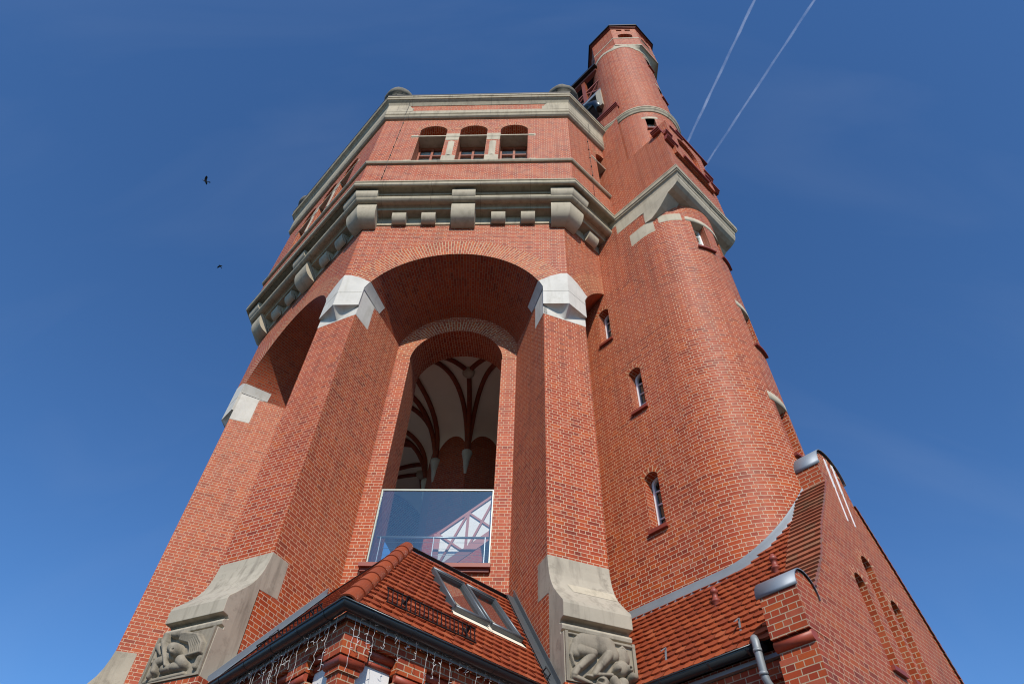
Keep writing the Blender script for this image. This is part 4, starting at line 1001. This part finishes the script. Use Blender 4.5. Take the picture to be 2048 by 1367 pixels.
    def slab(a0, a1, y1, z0, z1, mit=False, y0=-.3):
        q0 = lambda y: -y if mit else a0
        mb.face([Wf(q0(y1) if mit else a0, y1, z0), Wf(a1, y1, z0), Wf(a1, y1, z1), Wf(q0(y1) if mit else a0, y1, z1)], [(a0, z0), (a1, z0), (a1, z1), (a0, z1)])
        for z in (z0, z1): mb.face([Wf(q0(y1) if mit else a0, y1, z), Wf(a1, y1, z), Wf(a1, y0, z), Wf(q0(y0) if mit else a0, y0, z)])
        mb.face([Wf(a1, y1, z0), Wf(a1, y0, z0), Wf(a1, y0, z1), Wf(a1, y1, z1)], [(0, z0), (y1 - y0, z0), (y1 - y0, z1), (0, z1)])
        if not mit: mb.face([Wf(a0, y1, z0), Wf(a0, y0, z0), Wf(a0, y0, z1), Wf(a0, y1, z1)], [(0, z0), (y1 - y0, z0), (y1 - y0, z1), (0, z1)])
    slab(0, 4.4, -.02, 5.20, 5.45, True)
    slab(0, .37, 0, 5.00, 5.36, True); slab(0, .30, -.07, 0, 4.83, True); slab(0, .33, -.045, 4.83, 4.89, True)
    a = .79
    while a < 4.0:
        slab(a, a + .44, -.012, 5.0 + .02, 5.36); slab(a, a + .40, -.07, 0, 4.86); slab(a + .0, a + .42, -.05, 4.86, 4.92); a += .86
    slab(0, 4.4, -.16, 0, 3.6, True)
    wl_ = pbuild(mb, 'wall', 'brick_annex')
    def roll(a0, a1, y, z, r, mit=False):
        mb = MB()
        for i in range(8):
            t0, t1 = radians(-100 + 200 * i / 8), radians(-100 + 200 * (i + 1) / 8)
            p, q = (y + r * cos(t0), z + r * sin(t0)), (y + r * cos(t1), z + r * sin(t1))
            mb.face([Wf(-p[0] if mit else a0, *p), Wf(a1, *p), Wf(a1, *q), Wf(-q[0] if mit else a0, *q)], smooth=True)
        for e in ([a1] if mit else [a0, a1]): mb.face([Wf(e, y + r * cos(radians(-100 + 25 * i)), z + r * sin(radians(-100 + 25 * i))) for i in range(9)])
        pbuild(mb, 'roll_moulding', 'roll', wl_)
    roll(0, .35, -.055, 4.945, .056, True)
    a = .79
    while a < 4.0:
        roll(a + .01, a + .43, -.065, 4.97, .052); roll(a - .42, a, -.12, 5.16, .05); roll(a - .42, a, -.145, 5.065, .03); a += .86
    a = .30
    while a < 4.0:
        mb = MB(); mb.face([Wf(a, -.155, 3.6), Wf(a + .5, -.155, 3.6), Wf(a + .5, -.155, 5.20), Wf(a, -.155, 5.20)]); a += .86; pbuild(mb, 'plaster_panel', 'plaster', wl_)
mb = MB(); mb.face([T1, RS(4.4, SL), LS(4.4, SL)]); pbuild(mb, 'top_deck', 'flash')
mb = MB()
for S in (RS, LS): bar(mb, S(HS, SL + .02, .035), S(4.35, SL + .02, .035), .06, .02, S.n)
pbuild(mb, 'ridge_flashing', 'gutter')
# hip tiles
mb = MB(); hd = (T1 - T0); HL = hd.length; hd.normalize(); hx = Vector((1, 0, 0)); hn = hx.cross(hd).normalized(); N = 9
if hn.z < 0: hn = -hn
for i in range(N):
    a0, a1 = -.10 + (HL + .14) * i / N, -.10 + (HL + .14) * (i + 1) / N + .045
    q = random.random(); R0, R1 = .132, .112
    def P(a, r, t, k=0): return T0 + hd * a + hx * (r * cos(t)) + hn * (r * sin(t) * .92 - .015 + k)
    for j in range(12):
        t0, t1 = radians(-14 + 208 * j / 12), radians(-14 + 208 * (j + 1) / 12)
        mb.face([P(a0, R0, t0), P(a0, R0, t1), P(a1, R1, t1), P(a1, R1, t0)], [(0, 0)] * 4, smooth=True, rnd=q)
        mb.face([P(a0, R0, t0), P(a0, R0, t1), P(a0, R0 - .022, t1), P(a0, R0 - .022, t0)], [(0, 0)] * 4, rnd=q)
        if i == N - 1: mb.face([P(a1, R1, t0), P(a1, R1, t1), T0 + hd * a1], [(0, 0)] * 3, rnd=q)
pbuild(mb, 'hip_tiles', 'tile', merge=False)
# skylights
for (s0, s1) in ((2.05, 2.715), (2.77, 3.43)):
    w0, w1 = 1.10, 2.28; mb = MB(); fS = lambda x, y, z: RS(x, z, y); fwid = .06
    for (a, b, c, d, h) in ((s0, s0 + fwid, w0 + .07, w1 - .07, .10), (s1 - fwid, s1, w0 + .07, w1 - .07, .10), (s0, s1, w0 - .01, w0 + .07, .115), (s0, s1, w1 - .07, w1, .105)): box(mb, fS, a, b, 0.0, h, c, d)
    for e in (s0 + .022, s1 - .022): tube(mb, [RS(e, w0 + .07, .098), RS(e, w1 - .03, .098)], .022, 6)
    tube(mb, [RS(s0, w1 - .015, .10), RS(s1, w1 - .015, .10)], .03, 6); tube(mb, [RS(s0, w0 + .015, .10), RS(s1, w0 + .015, .10)], .03, 6)
    o = pbuild(mb, 'skylight', 'zinc_dull' if 0 else 'flash'); 
    mb = MB(); mb.face([RS(s0 + .05, w0 + .05, .06), RS(s1 - .05, w0 + .05, .06), RS(s1 - .05, w1 - .05, .06), RS(s0 + .05, w1 - .05, .06)]); pbuild(mb, 'pane', 'glass', o)
    mb = MB(); mb.face([RS(s0, w0, .004), RS(s1, w0, .004), RS(s1, w1, .004), RS(s0, w1, .004)])
    pbuild(mb, 'lining', 'timber', o)
    mb = MB(); zc = .02; mb.face([RS(s0 + .12, w0 + .1, zc), RS(s0 + .5, w0 + .1, zc), RS(s0 + .2, w0 + .5, zc)]); pbuild(mb, 'roller_blind', 'vault', o)
mb = MB(); mb.face([RS(1.98, .95, .05), RS(3.46, .95, .05), RS(3.43, 1.12, .035), RS(2.04, 1.12, .035)]); mb.face([RS(2.70, .98, .052), RS(2.78, .98, .052), RS(2.78, 2.3, .05), RS(2.70, 2.3, .05)]); pbuild(mb, 'skylight_apron', 'vault')
# snow guard
mb = MB(); 
for w_, h_ in ((.31, .055), (.50, .15)): bar(mb, RS(.60, w_, h_), RS(2.12, w_, h_), .02, .02, RS.n)
for i in range(21): s = .62 + 1.48 * i / 20; bar(mb, RS(s, .31, .055), RS(s, .50, .15), .011, .011, RS.e)
for s in (.95, 2.02): bar(mb, RS(s, .25, .03), RS(s, .60, .06), .04, .012, RS.e); bar(mb, RS(s, .49, .03), RS(s, .50, .17), .035, .018, RS.e)
pbuild(mb, 'snow_guard', 'dark')
for (S, s, w_) in ((RS, 3.40, .33), (LS, .75, .2), (LS, 1.75, .2)):
    mb = MB(); bar(mb, S(s, w_, .03), S(s, w_ - .02, .16), .02, .008, S.e); bar(mb, S(s, w_, .16), S(s, w_ - .16, .15), .03, .006, S.e); bar(mb, S(s, w_ - .16, .15), S(s, w_ - .16, .06), .02, .006, S.e); pbuild(mb, 'roof_hook', 'gutter')
mb = MB()
bar(mb, LS(.9, .34, .12), LS(2.6, .34, .12), .02, .02, LS.n); bar(mb, LS(.9, .30, .05), LS(2.6, .30, .05), .02, .02, LS.n)
for i in range(18): bar(mb, LS(.92 + .098 * i, .30, .05), LS(.92 + .098 * i, .34, .12), .011, .011, LS.e)
pbuild(mb, 'snow_guard', 'dark')
# festoon of icicle lights under the gutter
for S, lab in ((RS, 'string of white icicle fairy lights hanging under the gutter right of the porch corner'), (LS, 'string of white icicle fairy lights hanging under the gutter left of the porch corner')):
    mb = MB(); rr = random.Random(5 + S.sg); a = .06; prev = None
    while a < 3.5:
        ln = rr.choice((.14, .25, .4, .5, .6)) * rr.uniform(.8, 1.15)
        y = .085 + rr.uniform(-.006, .02); z = 5.43; pts = []; n = 10
        for i in range(n + 1):
            pts.append(S.wall(a + rr.uniform(-.012, .012), y + rr.uniform(-.012, .012), z - ln * i / n))
        tube(mb, pts, .0020, 4, caps=False)
        for i in range(1, n + 1):
            if rr.random() < .45:
                v = Vector((rr.uniform(-1, 1), rr.uniform(-1, 1), rr.uniform(-.3, .9))).normalized(); tube(mb, [pts[i], pts[i] + v * .018, pts[i] + v * .045], [.0022, .0045, .0016], 5)
        if prev is not None:
            m = (prev + pts[0]) / 2 - ZV * rr.uniform(.0, .05); tube(mb, [prev, m, pts[0]], .0020, 4, caps=False)
        prev = pts[0]; a += rr.uniform(.07, .17)
    tag(mb.build('fairy_lights', 'wire', None, merge=False), lab, 'fairy lights', 'fairy lights along the porch gutters')

# ================================================================= the gabled annex
annex = empty('gabled_annex', tuple(ut(10, 0, 0)), 'steep gabled brick annex with clay tile roof and grey metal capped gable', 'annex')
def abuild(mb, name, mat, parent=None, **kw):
    o = mb.build(name, mat, parent or annex, **kw)
    if parent is None: o.matrix_parent_inverse = Matrix.Translation(-annex.location)
    return o
rz = lambda t: 7.51 + 1.45 * (t + 1.48)
cs = 1 / sqrt(1 + 1.45 ** 2); EX = UT.u.copy(); EY = (UT.t + ZV * 1.45) * cs; NZ = (-UT.t * 1.45 + ZV) * cs
RO_ = ut(0, -2.74, 5.683)
mb = MB(); mb.face([ut(6.6, -2.74, 5.665), ut(10.35, -2.74, 5.665), ut(10.35, 0, 9.64), ut(6.6, 0, 9.64)]); mb.face([ut(6.6, 2.74, 5.665), ut(10.35, 2.74, 5.665), ut(10.35, 0, 9.64), ut(6.6, 0, 9.64)]); abuild(mb, 'roof_deck', 'flash')
mb = MB()
def ins(u_, w_):
    t = -2.74 + w_ * cs
    if w_ < -.05 or t > -.02 or u_ > 10.45 or u_ < 6.9: return False
    if t > -SW - .04 and (u_ < UC or (u_ - UC) ** 2 + t * t < (SW + .045) ** 2): return False
    return True
tiles(mb, RO_, EX, EY, NZ, ins, 6.7, 10.6, -.04, 4.7, tw=.172, th=.150, seed=9)
abuild(mb, 'roof_tiles', 'tile', merge=False)
# clay vents
for (u_, t0) in ((9.03, -1.97), (10.06, -1.84)):
    b = ut(u_, t0, rz(t0)); mb = MB()
    lathe(mb, b - ZV * .06, [(.052, 0), (.052, .13), (.066, .138), (.066, .165), (.046, .175), (.042, .27), (.058, .275), (.062, .315), (.052, .335), (.034, .35), (.034, .375), (0, .38)], 16); abuild(mb, 'roof_vent', 'pipe')
# flashing along the stair tower
mb = MB()
path = [(u_, -SW) for u_ in (6.9, 7.6, 8.3, UC)] + [(UC + SW * cos(radians(t)), SW * sin(radians(t))) for t in range(-87, -6, 3)]
def nn(j):
    a, b = path[max(j - 1, 0)], path[min(j + 1, len(path) - 1)]; dx, dy = b[0] - a[0], b[1] - a[1]; L = hypot(dx, dy); return dy / L, -dx / L
sec = [(.010, .075, .06), (.018, .075, .056), (.020, .075, .0), (.115, .078, 0), (.12, .0, 0)]
for i in range(len(path) - 1):
    n0, n1 = nn(i), nn(i + 1)
    def Q(j, n_, q):
        x, t = path[j][0] + n_[0] * q[0], path[j][1] + n_[1] * q[0]
        return ut(x, t, rz(t) + q[2] + q[1] * 1.2)
    for a, c in zip(sec, sec[1:]):
        mb.face([Q(i, n0, a), Q(i + 1, n1, a), Q(i + 1, n1, c), Q(i, n0, c)], smooth=True)
abuild(mb, 'flashing', 'zinc')
# gutter and downpipe
mb = MB(); gc = lambda u_: ut(u_, -2.80, 5.62); pr = [(.085 * cos(radians(t)), .085 * sin(radians(t))) for t in range(180, 361, 15)]
for (a, b), (c, d) in zip(pr, pr[1:]): mb.face([gc(7.0) - UT.t * a + ZV * b, gc(10.02) - UT.t * a + ZV * b, gc(10.02) - UT.t * c + ZV * d, gc(7.0) - UT.t * c + ZV * d], smooth=True)
mb.face([gc(10.02) - UT.t * a + ZV * b for a, b in pr]); tube(mb, [gc(7.0) - UT.t * .085, gc(10.02) - UT.t * .085], .013, 6)
for u_ in (7.6, 8.4, 9.2, 9.8):
    for (a, b), (c, d) in zip(pr, pr[1:]): mb.face([gc(u_) - UT.t * a * 1.05 + ZV * b * 1.05, gc(u_ + .03) - UT.t * a * 1.05 + ZV * b * 1.05, gc(u_ + .03) - UT.t * c * 1.05 + ZV * d * 1.05, gc(u_) - UT.t * c * 1.05 + ZV * d * 1.05])
abuild(mb, 'gutter', 'gutter')
mb = MB(); tube(mb, [ut(9.93, -2.85, 5.66), ut(9.98, -2.93, 5.65), ut(10.0, -2.96, 5.60), ut(10.0, -2.96, 5.5), ut(10.0, -2.95, 5.16), ut(10.02, -2.90, 5.05), ut(10.1, -2.74, 4.90), ut(10.13, -2.70, 4.80), ut(10.13, -2.70, 4.6), ut(10.13, -2.70, .1)], .052, 12)
tube(mb, [ut(10.0, -2.96, 5.22), ut(10.0, -2.96, 5.18)], .058, 12); tube(mb, [ut(10.0, -2.96, 5.5), ut(10.0, -2.96, 5.46)], .058, 12)
abuild(mb, 'downpipe', 'zinc')
mb = MB(); box(mb, lambda x, y, z: ut(x, -y, z), 7.0, 10.2, 2.60, 2.70, 5.47, 5.52); abuild(mb, 'fascia', 'zinc')
for u_ in (8.35, 9.62):
    mb = MB(); p = lambda t, h: ut(u_, t, rz(t) + h); bar(mb, p(-2.55, .03), p(-2.52, .2), .03, .008, UT.u); bar(mb, p(-2.52, .2), p(-2.66, .30), .03, .008, UT.u); abuild(mb, 'roof_hook', 'zinc')
# eave wall
mb = MB(); fa_ = lambda x, y, z: ut(x, -y, z)
box(mb, fa_, 6.6, 10.35, 2.3, 2.56, 0, 5.62); box(mb, fa_, 6.6, 10.33, 2.4, 2.63, 5.25, 5.46); box(mb, fa_, 9.85, 10.33, 2.4, 2.70, 0, 5.02)
w0_ = abuild(mb, 'eave_wall', 'brick_annex')
# gable wall
GU, GI = 10.80, 10.31
Lr = [(-2.62, 6.15), (-2.0, 6.87), (-1.5, 7.66), (-.97, 8.35), (-.455, 9.06), (-.445, 9.50)]
Rr = [(2.85, 5.0), (2.03, 6.43), (1.51, 7.40), (1.17, 8.01), (.57, 9.02), (.48, 9.50)]
top = arc(.017, 9.50, .463, 180, 0, 20)
loop = [(-2.62, 0)] + Lr + top[1:-1] + Rr[::-1] + [(2.85, 0)]
GW = [(-.92, -.56, 5.72, 6.98), (-.28, .09, 5.0, 7.55), (.22, .58, 5.0, 6.98)]
def gl(w_):
    a, b, c, d = w_; m, h = (a + b) / 2, (b - a) / 2; return [(a, c), (b, c)] + arc(m, d, h, 0, 180, 10)
gls = [gl(w_) for w_ in GW]
mb = MB(); poly_face(mb, lambda a, b: ut(GU, a, b), loop, gls, uvo=(3, 0)); poly_face(mb, lambda a, b: ut(GI, a, b), loop); reveal(mb, lambda a, b: ut(GU, a, b), lambda a, b: ut(GI, a, b), loop)
for l in gls: reveal(mb, lambda a, b: ut(GU, a, b), lambda a, b: ut(GU - .26, a, b), l); poly_face(mb, lambda a, b: ut(GU - .26, a, b), l, uvo=(.4, 0))
gw = abuild(mb, 'gable_wall', 'brick_annex')
for a, b, c, d in GW:
    mb = MB(); voussoir(mb, lambda x, z: ut(GU + .003, x, z), (a + b) / 2, d, (b - a) / 2, 88, .125, 12); abuild(mb, 'niche_arch', 'brick_voussoir', gw)
mb = MB(); voussoir(mb, lambda x, z: ut(GU + .003, x, z), .017, 9.5, .25, 85, .20, 24)
abuild(mb, 'gable_arch', 'brick_voussoir', gw)
mb = MB()
for a, b in ((-.93, -.55), (-.30, .10)):
    mb = MB(); box(mb, lambda x, y, z: ut(y, x, z), a, b, GU - .1, GU + .05, 5.65, 5.72); abuild(mb, 'niche_sill', 'sill_tile', gw)
for (x, x2) in ((.005, -.13), (.275, .13)):
    mb = MB()
    for (za, zb_, wd) in ((9.83, 9.12, .055), (9.12, 8.40, .024)):
        ta, tb = x + (x2 - x) * (9.83 - za) / 1.43, x + (x2 - x) * (9.83 - zb_) / 1.43
        bar(mb, ut(GU + .004, ta, za), ut(GU + .004, tb, zb_), wd, .02, UT.t)
    abuild(mb, 'white_slot', 'white', gw)
# coping tiles on both rakes
mb = MB(); rr = random.Random(4)
def rake(P, sg):
    L = [0]
    for a, b in zip(P, P[1:]): L.append(L[-1] + hypot(b[0] - a[0], b[1] - a[1]))
    def at(s):
        for i in range(len(P) - 1):
            if s <= L[i + 1] or i == len(P) - 2:
                k = (s - L[i]) / (L[i + 1] - L[i]); return P[i][0] + (P[i + 1][0] - P[i][0]) * k, P[i][1] + (P[i + 1][1] - P[i][1]) * k
    n = int(L[-1] / .135)
    for i in range(n):
        s = L[-1] * i / n; a, b = at(s), at(s + L[-1] / n); dx, dz = b[0] - a[0], b[1] - a[1]; l = hypot(dx, dz); dx /= l; dz /= l; nx, nz_ = -dz * sg, dx * sg
        if nx * sg > 0: nx, nz_ = -nx, -nz_
        e = l * 1.25; q = rr.random(); 
        lo = (a[0] + nx * .05, a[1] + nz_ * .05); hi = (a[0] + dx * e + nx * .012, a[1] + dz * e + nz_ * .012)
        m = 3; cuts = [GI - .035 + (GU - GI + .07) * (j + (.5 if i % 2 and 0 < j < m else 0)) / m for j in range(m + 1)]
        for j in range(m):
            u0, u1 = cuts[j] + .002, cuts[j + 1] - .002; q = rr.random()
            A = [ut(u0, *lo), ut(u1, *lo), ut(u1, *hi), ut(u0, *hi)]; B = [p - UT.t * nx * .035 - ZV * nz_ * .035 for p in A]
            mb.face(A, [(0, 0)] * 4, rnd=q)
            for k in range(4): mb.face([A[k], A[(k + 1) % 4], B[(k + 1) % 4], B[k]], [(0, 0)] * 4, rnd=q)
rake(Lr[:-1], 1); rake(Rr[:-1], -1)
abuild(mb, 'coping_tiles', 'coping', gw, merge=False)
def half_cap(ctr_t, ctr_z, r, u0, u1, name):
    mb = MB(); n = 20
    for i in range(n):
        t0, t1 = radians(-4 + 188 * i / n), radians(-4 + 188 * (i + 1) / n)
        P = lambda t, k, u_: ut(u_, ctr_t + (r + k) * cos(t), ctr_z + (r + k) * sin(t))
        mb.face([P(t0, .016, u0), P(t1, .016, u0), P(t1, .016, u1), P(t0, .016, u1)], smooth=True)
        for u_ in (u0, u1): mb.face([P(t0, .016, u_), P(t1, .016, u_), P(t1, .002, u_), P(t0, .002, u_)])
    for t in (-4, 184): mb.face([P(radians(t), .016, u0), P(radians(t), .002, u0), P(radians(t), .002, u1), P(radians(t), .016, u1)])
    abuild(mb, name, 'zinc_dull', gw)
half_cap(.017, 9.5, .466, GI - .06, GU + .05, 'metal_cap')
# kneeler block with its own cap, roll moulding and lower pier
KT0, KT1 = -3.14, -2.60
mb = MB(); fk = lambda x, y, z: ut(y, x, z)
kl = [(KT0, 5.45), (KT1, 5.45), (KT1, 6.0)] + arc(-2.87, 6.0, .27, 0, 180, 14)[1:-1] + [(KT0, 6.0)]
poly_face(mb, lambda a, b: ut(GU + .002, a, b), kl); poly_face(mb, lambda a, b: ut(GI - .02, a, b), kl); reveal(mb, lambda a, b: ut(GU + .002, a, b), lambda a, b: ut(GI - .02, a, b), kl)
b3 = lambda x0, x1, y0, y1, z0, z1: box(mb, fk, x0, x1, y0, y1, z0, z1)
b3(KT0 + .08, KT1, GI, GU - .003, 5.22, 5.45); b3(-3.08, KT1, GI - .02, GU - .001, 4.66, 5.22); b3(-2.98, KT1, GI, GU - .004, 0, 4.66)
abuild(mb, 'kneeler', 'brick_annex', gw)
mb = MB()
tube(mb, [ut(GI - .02, KT0 + .085, 5.385), ut(GU + .0, KT0 + .085, 5.385)], .068, 14); b3(KT0 + .08, KT0 + .17, GI - .01, GU - .002, 5.32, 5.45); abuild(mb, 'roll_moulding', 'roll', gw); mb = MB()
tube(mb, [ut(GI - .02, -3.06, 4.62), ut(GU + .04, -3.06, 4.62)], .06, 12); tube(mb, [ut(GU - .02, -3.06, 4.62), ut(GU - .02, -2.0, 4.62)], .06, 12)
abuild(mb, 'roll_moulding', 'roll', gw); mb = MB()
tube(mb, [ut(GU - .01, -2.35, 4.83), ut(GU - .01, -1.95, 4.83)], .055, 12); b3(-2.38, -1.93, GU - .1, GU + .04, 4.88, 4.92)
abuild(mb, 'roll_moulding', 'roll', gw)
half_cap(-2.87, 6.0, .272, GI - .06, GU + .03, 'kneeler_cap')
mb = MB(); tube(mb, [ut(GU + .03, -2.68, 4.78), ut(GU + .09, -2.58, 4.76), ut(GU + .12, -2.5, 4.70)], [.035, .045, .03], 8); tag(mb.build('outdoor_spotlight', 'dark'), 'small black spotlight clamped to the annex wall beside its brick moulding', 'spotlight')

# ================================================================= birds and vapour trails
def bird(px, py, dist, span, yaw, flap, lab):
    o = at_pixel(px, py, dist); mb = MB(); c, s = cos(yaw), sin(yaw); k = span
    def P(x, y, z): return Vector((x * c - y * s, x * s + y * c, z)) * k
    pr = [(-.30, .010, 0), (-.22, .035, 0), (-.08, .065, 0), (.08, .062, .005), (.17, .040, .015), (.22, .042, .02), (.27, .028, .02), (.31, .012, .015), (.35, .003, .01)]
    n = 10
    for (x0, r0, h0), (x1, r1, h1) in zip(pr, pr[1:]):
        for i in range(n):
            a, b = 2 * pi * i / n, 2 * pi * (i + 1) / n
            mb.face([P(x0, r0 * cos(a), h0 + r0 * sin(a)), P(x0, r0 * cos(b), h0 + r0 * sin(b)), P(x1, r1 * cos(b), h1 + r1 * sin(b)), P(x1, r1 * cos(a), h1 + r1 * sin(a))], smooth=True)
    body = mb.build('crow', 'bird')
    for sg in (1, -1):
        mb = MB(); L = [(.12, .04, 0), (.14, .2, flap * .14), (.10, .34, flap * .22), (.0, .5, flap * .22 - .05)]; T = [(-.10, .04, 0), (-.10, .2, flap * .14), (-.12, .34, flap * .2), (-.05, .5, flap * .2 - .05)]
        for i in range(3):
            q = [P(L[i][0], sg * L[i][1], L[i][2]), P(L[i + 1][0], sg * L[i + 1][1], L[i + 1][2]), P(T[i + 1][0], sg * T[i + 1][1], T[i + 1][2]), P(T[i][0], sg * T[i][1], T[i][2])]
            mb.face(q); mb.face([p + ZV * .012 * k for p in q])
            mb.face([q[0], q[1], q[1] + ZV * .012 * k, q[0] + ZV * .012 * k]); mb.face([q[2], q[3], q[3] + ZV * .012 * k, q[2] + ZV * .012 * k])
        mb.build('wing', 'bird', body)
    mb = MB(); q = [P(-.25, .03, 0), P(-.45, .08, 0), P(-.47, 0, 0), P(-.45, -.08, 0), P(-.25, -.03, 0)]; mb.face(q); mb.face([p - ZV * .01 * k for p in q])
    for i in range(5): mb.face([q[i], q[(i + 1) % 5], q[(i + 1) % 5] - ZV * .01 * k, q[i] - ZV * .01 * k])
    mb.build('tail', 'bird', body)
    body.location = o; tag(body, lab, 'bird', 'black birds in flight')
bird(411, 362, 62, .85, radians(200), 1.1, 'larger black bird with spread wings flying left of the tower cornice')
bird(440, 532, 88, .80, radians(250), -.6, 'small black bird flying lower in the blue sky left of the tower')
for (p0, p1, wd, lab) in (((1521, -25), (1376, 282), 7.5, 'broader white vapour trail across the sky behind the stair tower lantern'), ((1652, -35), (1406, 338), 6.5, 'fainter white vapour trail at the right, nearly parallel to the other')):
    n = Vector((0, 0, 1)); H = 3000
    def up_(p): v = (at_pixel(*p, 1) - EYE); return EYE + v * ((H - EYE.z) / v.z)
    a, b = up_(p0), up_(p1); b = b + (b - a) * .6; a = a - (b - a) * .6
    mb = MB(); tube(mb, [a + (b - a) * i / 40 + Vector((math.sin(i * 1.7), math.cos(i * 2.3), 0)) * .7 for i in range(41)], [wd * .8 * (1 + .22 * math.sin(i * 2.1) * math.sin(i * .7)) for i in range(41)], 12)
    tag(mb.build('vapour_trail', 'trail'), lab, 'vapour trail', kind='stuff')
